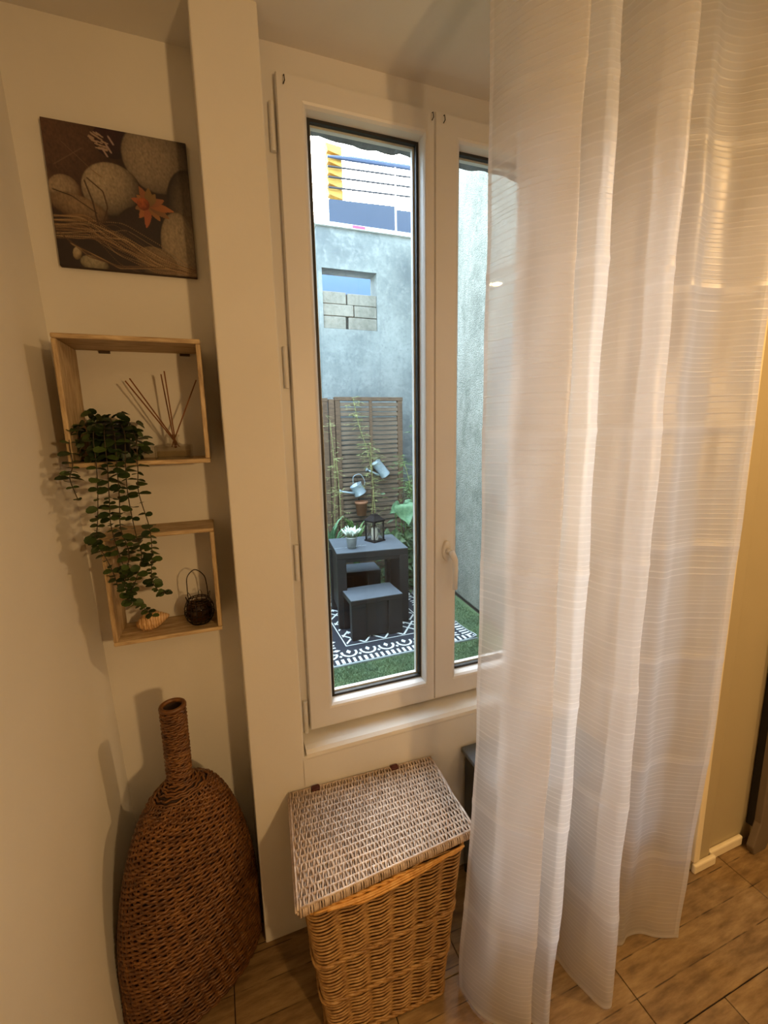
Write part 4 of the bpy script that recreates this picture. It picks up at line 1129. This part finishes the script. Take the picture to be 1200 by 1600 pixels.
def garden_lantern():
    c = (1.250, 3.585, TZ + .0005)
    t = thing('garden_lantern', c, 'dark metal lantern with crossed wire panes and a pitched roof on the black table', 'lantern')
    mm = simple('dark_bronze', S(34, 28, 28), .4, metal=.5, var=.1)
    ang = math.radians(22); f = rotz(c, ang); w = .054; z0 = c[2]
    ob('base', MB().box(c[0] - w - .012, c[0] + w + .012, c[1] - w - .012, c[1] + w + .012, z0, z0 + .012).map(f), mm, t, bevel=.002)
    for sx in (-1, 1):
        for sy in (-1, 1):
            ob('post', MB().box(c[0] + sx * w - .005, c[0] + sx * w + .005, c[1] + sy * w - .005, c[1] + sy * w + .005, z0 + .012, z0 + .172).map(f), mm, t)
    ob('top_frame', MB().box(c[0] - w - .007, c[0] + w + .007, c[1] - w - .007, c[1] + w + .007, z0 + .172, z0 + .182).map(f), mm, t)
    rf = MB(); R_ = lambda s_, z: [(c[0] + x * s_, c[1] + y * s_, z0 + z) for x, y in ((1, 1), (-1, 1), (-1, -1), (1, -1))]
    rf.loops([R_(w + .012, .182), R_(w + .012, .187), R_(.030, .222), R_(.022, .236), R_(.012, .240)], False); rf.f.append((16, 17, 18, 19)); rf.f.append((3, 2, 1, 0))
    ob('roof', rf.map(f), mm, t)
    ob('ring', MB().tube([(c[0] + .016 * math.cos(a), c[1], z0 + .254 + .016 * math.sin(a)) for a in np.linspace(0, 2 * PI, 18, endpoint=False)], .002, 6, closed=True).map(f), mm, t)
    for k in range(4):
        fx = rotz(c, ang + k * PI / 2)
        pn = ob('pane', MB().box(c[0] - w + .005, c[0] + w - .005, c[1] - w - .001, c[1] - w + .001, z0 + .012, z0 + .172).map(fx), M['clear'], t)
        wb2 = MB()
        wb2.tube([(c[0] - w + .005, c[1] - w - .003, z0 + .014), (c[0] + w - .005, c[1] - w - .003, z0 + .170)], .0016, 5).tube([(c[0] + w - .005, c[1] - w - .003, z0 + .014), (c[0] - w + .005, c[1] - w - .003, z0 + .170)], .0016, 5)
        ob('cross_wires', wb2.map(fx), mm, pn)
    ob('candle', MB().lathe([(.0001, 0), (.030, 0), (.030, .105), (.0001, .103)], (c[0], c[1], z0 + .012), 18), simple('white_wax', S(236, 232, 220), .5, var=.03), t, smooth=False)
garden_lantern()

# ---- watering cans hung on the screen
zn_ = simple('pale_blue_zinc', S(168, 184, 194), .40, metal=.35, var=.12, scale=40)
def can(label, c, axis, rad, ln, spout, hnd):
    """axis: unit vector from the base to the mouth"""
    t = thing('watering_can', c, label, 'watering can', 'small zinc watering cans hung on the screen')
    A = Vector(axis).normalized(); C = Vector(c)
    u = A.cross(Vector((0, 1, 0))).normalized(); v = A.cross(u)
    def rg(r_, s_): return [tuple(C + A * s_ + u * r_ * math.cos(a) + v * r_ * math.sin(a)) for a in np.linspace(0, 2 * PI, 20, endpoint=False)]
    b = MB().loops([rg(rad * .98, -ln / 2), rg(rad * 1.03, -ln / 2 + .004), rg(rad, -ln / 2 + .008), rg(rad * .97, ln / 2 - .006), rg(rad * 1.03, ln / 2), rg(rad * .93, ln / 2), rg(rad * .9, -ln / 2 + .01)], False)
    b.f.append(tuple(range(20))); b.f.append(tuple(range(120, 140)))
    ob('body', b, zn_, t, smooth=True)
    s0, s1 = Vector(spout[0]), Vector(spout[1])
    ob('spout', MB().tube([tuple(s0), tuple(s0.lerp(s1, .5)), tuple(s1)], [.013, .009, .0075], 10), zn_, t, smooth=True)
    d = (s1 - s0).normalized()
    ob('rose', MB().tube([tuple(s1 - d * .004), tuple(s1 + d * .018), tuple(s1 + d * .024)], [.008, .018, .018], 12), zn_, t, smooth=True)
    ob('handle', MB().tube([tuple(p) for p in spline(hnd, 22)], .0035, 6), zn_, t, smooth=True)
    hk = C + A * (ln / 2)
    ob('hook', MB().tube([(C.x, C.y + .01, C.z + rad * .5), (C.x, C.y + .02, C.z + rad + .05), (C.x, 4.30, C.z + rad + .055)], .002, 5), M['black_wire'], t)
can('tall pale zinc watering can tilted mouth up left, hung highest on the screen', (1.550, 4.215, 1.118), (-.60, 0, .78), .050, .175,
    [(1.525, 4.20, 1.055), (1.408, 4.19, 1.112)], [(1.500, 4.215, 1.20), (1.455, 4.215, 1.17), (1.445, 4.215, 1.11), (1.50, 4.215, 1.06)])
can('short pale zinc watering can tilted spout down left, hung lower on the screen', (1.305, 4.215, .925), (-.45, 0, .85), .062, .110,
    [(1.262, 4.20, .890), (1.130, 4.19, .918)], [(1.255, 4.215, .985), (1.262, 4.215, 1.055), (1.33, 4.215, 1.075), (1.375, 4.215, 1.01), (1.372, 4.215, .96)])

# terracotta pot hanging on the slats behind the lantern
tp = thing('wall_pot', (1.335, 4.2, .68), 'small terracotta pot hung on the slatted screen behind the lantern', 'pot')
tm = simple('terracotta', S(150, 104, 76), .85, var=.15)
ob('pot', MB().lathe([(.045, 0), (.060, .12), (.066, .12), (.066, .145), (.058, .145), (.054, .12)], (1.335, 4.215, .66), 20), tm, tp, smooth=True)
ob('hanger', MB().tube([(1.335, 4.27, .80), (1.335, 4.31, .83), (1.335, 4.31, .78)], .003, 5), M['black_wire'], tp)

# ---- plants
def blades(mb, n, r, pos, length, width, droop=.5, up=.4, dirv=None):
    for k in range(n):
        p = Vector(pos(r)); a = r.uniform(0, 2 * PI)
        d = Vector((math.cos(a), math.sin(a) * .7, r.uniform(-.3, up)))
        if dirv is not None: d += Vector(dirv)
        d.normalize(); L_ = length * r.uniform(.6, 1.2); w = width * r.uniform(.7, 1.2)
        s_ = d.cross(Vector((r.uniform(-.3, .3), -.8, r.uniform(.2, 1)))).normalized() * w
        q1 = p + d * L_ * .45 - Vector((0, 0, droop * L_ * .1)); q2 = p + d * L_ - Vector((0, 0, droop * L_ * .4))
        mb.add([tuple(p), tuple(q1 + s_), tuple(q2), tuple(q1 - s_)], [(0, 1, 2, 3)])
def two_green(name, a, b):
    m, t, N, L, p = nt(name)
    f = noise(t, 35, geo(t), 2); L.new(ramp(t, f, [(.35, a), (.65, b)]), p.inputs['Base Color']); p.inputs['Roughness'].default_value = .55
    return m
by = two_green('yellow_green_bamboo', S(100, 106, 58), S(160, 160, 104)); gl_ = two_green('mid_green_leaves', S(62, 92, 48), S(112, 140, 76)); dg = two_green('deep_green_leaves', S(44, 66, 40), S(84, 108, 62))
r = random.Random(9)
def climber(label, stems, n, spread, mat, lw=.0045, ln=.055):
    b = stems[0][0]
    t = thing('climbing_bamboo', (b[0], b[1], G), label, 'plant')
    fo = MB()
    for s_ in stems:
        c = spline(s_, 40); ob('stem', MB().tube([tuple(p) for p in c], .0035, 5), by, t)
        for k in range(n):
            p = c[min(39, int(40 * (r.random() ** .75)))]
            q = p + Vector((r.gauss(0, spread), r.gauss(0, .02), r.gauss(0, .03)))
            if (q - p).length > .05: fo.tube([tuple(p), tuple(q)], .0012, 3)
            blades(fo, r.randint(2, 4), r, lambda rr: q, ln, lw, .6)
    ob('foliage', fo, mat, t, kind='stuff')
climber('yellow green bamboo climbing up the middle of the tall slatted screen',
        [[(1.44, 4.16, G), (1.42, 4.18, .5), (1.45, 4.17, .95), (1.40, 4.18, 1.3), (1.33, 4.2, 1.55), (1.285, 4.22, 1.80)],
         [(1.45, 4.15, G), (1.46, 4.16, .6), (1.44, 4.17, 1.1), (1.43, 4.17, 1.38)]], 70, .06, by, .0028, .05)
climber('thin bamboo in front of the post at the left edge of the glass',
        [[(1.03, 4.10, G), (1.03, 4.12, .6), (1.05, 4.12, 1.1), (1.03, 4.14, 1.6)], [(1.08, 4.08, G), (1.09, 4.1, .7), (1.07, 4.12, 1.25)]], 45, .04, by, .0028, .045)
climber('loose bamboo at the right corner of the tall slatted screen',
        [[(1.86, 4.05, G), (1.84, 4.06, .7), (1.80, 4.08, 1.0), (1.74, 4.1, 1.22)], [(1.92, 4.05, G), (1.93, 4.06, .8), (1.95, 4.08, 1.3), (1.96, 4.1, 1.62)], [(1.88, 4.0, G), (1.86, 4.02, .7), (1.78, 4.04, .95)]], 80, .06, gl_, .0035, .05)
# bush at the right of the table with two large leaves above
lp_ = thing('leafy_shrub', (1.66, 3.92, G), 'dense green shrub with two large pale heart shaped leaves right of the table', 'shrub')
fo = MB()
blades(fo, 900, r, lambda rr: (1.66 + rr.gauss(0, .12), 3.95 + rr.gauss(0, .07), G + .05 + abs(rr.gauss(0, 1)) * .28), .085, .014, .7, .5)
ob('foliage', fo, dg, lp_, kind='stuff')
for x in (1.60, 1.66, 1.70): ob('stem', MB().tube([(x, 3.95, G), (x - .01, 3.93, .4), (x - .02, 3.9, .72)], .005, 6), gl_, lp_)
def big_leaf(base, tip, width, parent, mat, fold=.25):
    b, tp_ = Vector(base), Vector(tip); d = tp_ - b; side = d.cross(Vector((0, -1, .35))).normalized(); nrm = side.cross(d).normalized()
    L_ = d.length; prof = [(0, .0), (-.06, .30), (.05, .46), (.22, .50), (.42, .42), (.65, .26), (.85, .10), (1, 0)]
    vs = []; fs = []
    for u, w in prof:
        c = b + d * u - Vector((0, 0, .10 * L_ * u * u)) + nrm * (.02 * math.sin(u * 9))
        for s_ in (-1, -.5, 0, .5, 1): vs.append(tuple(c + side * width * w * s_ + nrm * (abs(s_) * w * width * fold)))
    for i in range(len(prof) - 1):
        for j in range(4): fs.append((i * 5 + j, i * 5 + j + 1, i * 5 + j + 6, i * 5 + j + 5))
    return ob('leaf', MB().add(vs, fs), mat, parent, smooth=True)
pg = two_green('pale_green_leaf', S(84, 122, 88), S(112, 148, 108))
big_leaf((1.640, 3.86, .80), (1.655, 3.78, .625), .23, lp_, pg)
big_leaf((1.615, 3.88, .795), (1.490, 3.85, .735), .11, lp_, pg)
big_leaf((1.66, 3.88, .80), (1.80, 3.86, .70), .13, lp_, pg)
for k in range(14):
    a = r.uniform(-.5, 3.6); b0 = Vector((1.62 + r.gauss(0, .1), 3.86 + r.gauss(0, .04), r.uniform(.15, .6)))
    big_leaf(b0, b0 + Vector((math.cos(a) * .10, -.06, -.04)), .085, lp_, dg)
# strap leaved clumps behind the table
def strap(label, c, n, h, sp, mat):
    t = thing('strap_leaf_plant', (c[0], c[1], G), label, 'plant')
    for k in range(n):
        a = r.uniform(0, 2 * PI); R_ = sp * r.uniform(.4, 1); H_ = h * r.uniform(.75, 1.1)
        pts = [(c[0], c[1], G), (c[0] + R_ * .35 * math.cos(a), c[1] + R_ * .35 * math.sin(a) * .6, G + H_ * .75), (c[0] + R_ * math.cos(a), c[1] + R_ * math.sin(a) * .6, G + H_ * .92)]
        cc = spline(pts, 9); mb = MB(); vs = []; fs = []
        sd = Vector((-math.sin(a), math.cos(a) * .6, .2)).normalized()
        for i, p in enumerate(cc):
            w = .012 * math.sin(PI * (.12 + .86 * i / 8)); vs += [tuple(p - sd * w), tuple(p + sd * w)]
        for i in range(8): fs.append((2 * i, 2 * i + 1, 2 * i + 3, 2 * i + 2))
        ob('leaf', mb.add(vs, fs), mat, t, smooth=True)
strap('clump of pale green strap leaves behind the left corner of the table', (.95, 4.02, G), 34, .80, .22, pg)
strap('clump of deep green strap leaves behind the table next to the lantern', (1.24, 4.12, G), 30, .80, .20, gl_)
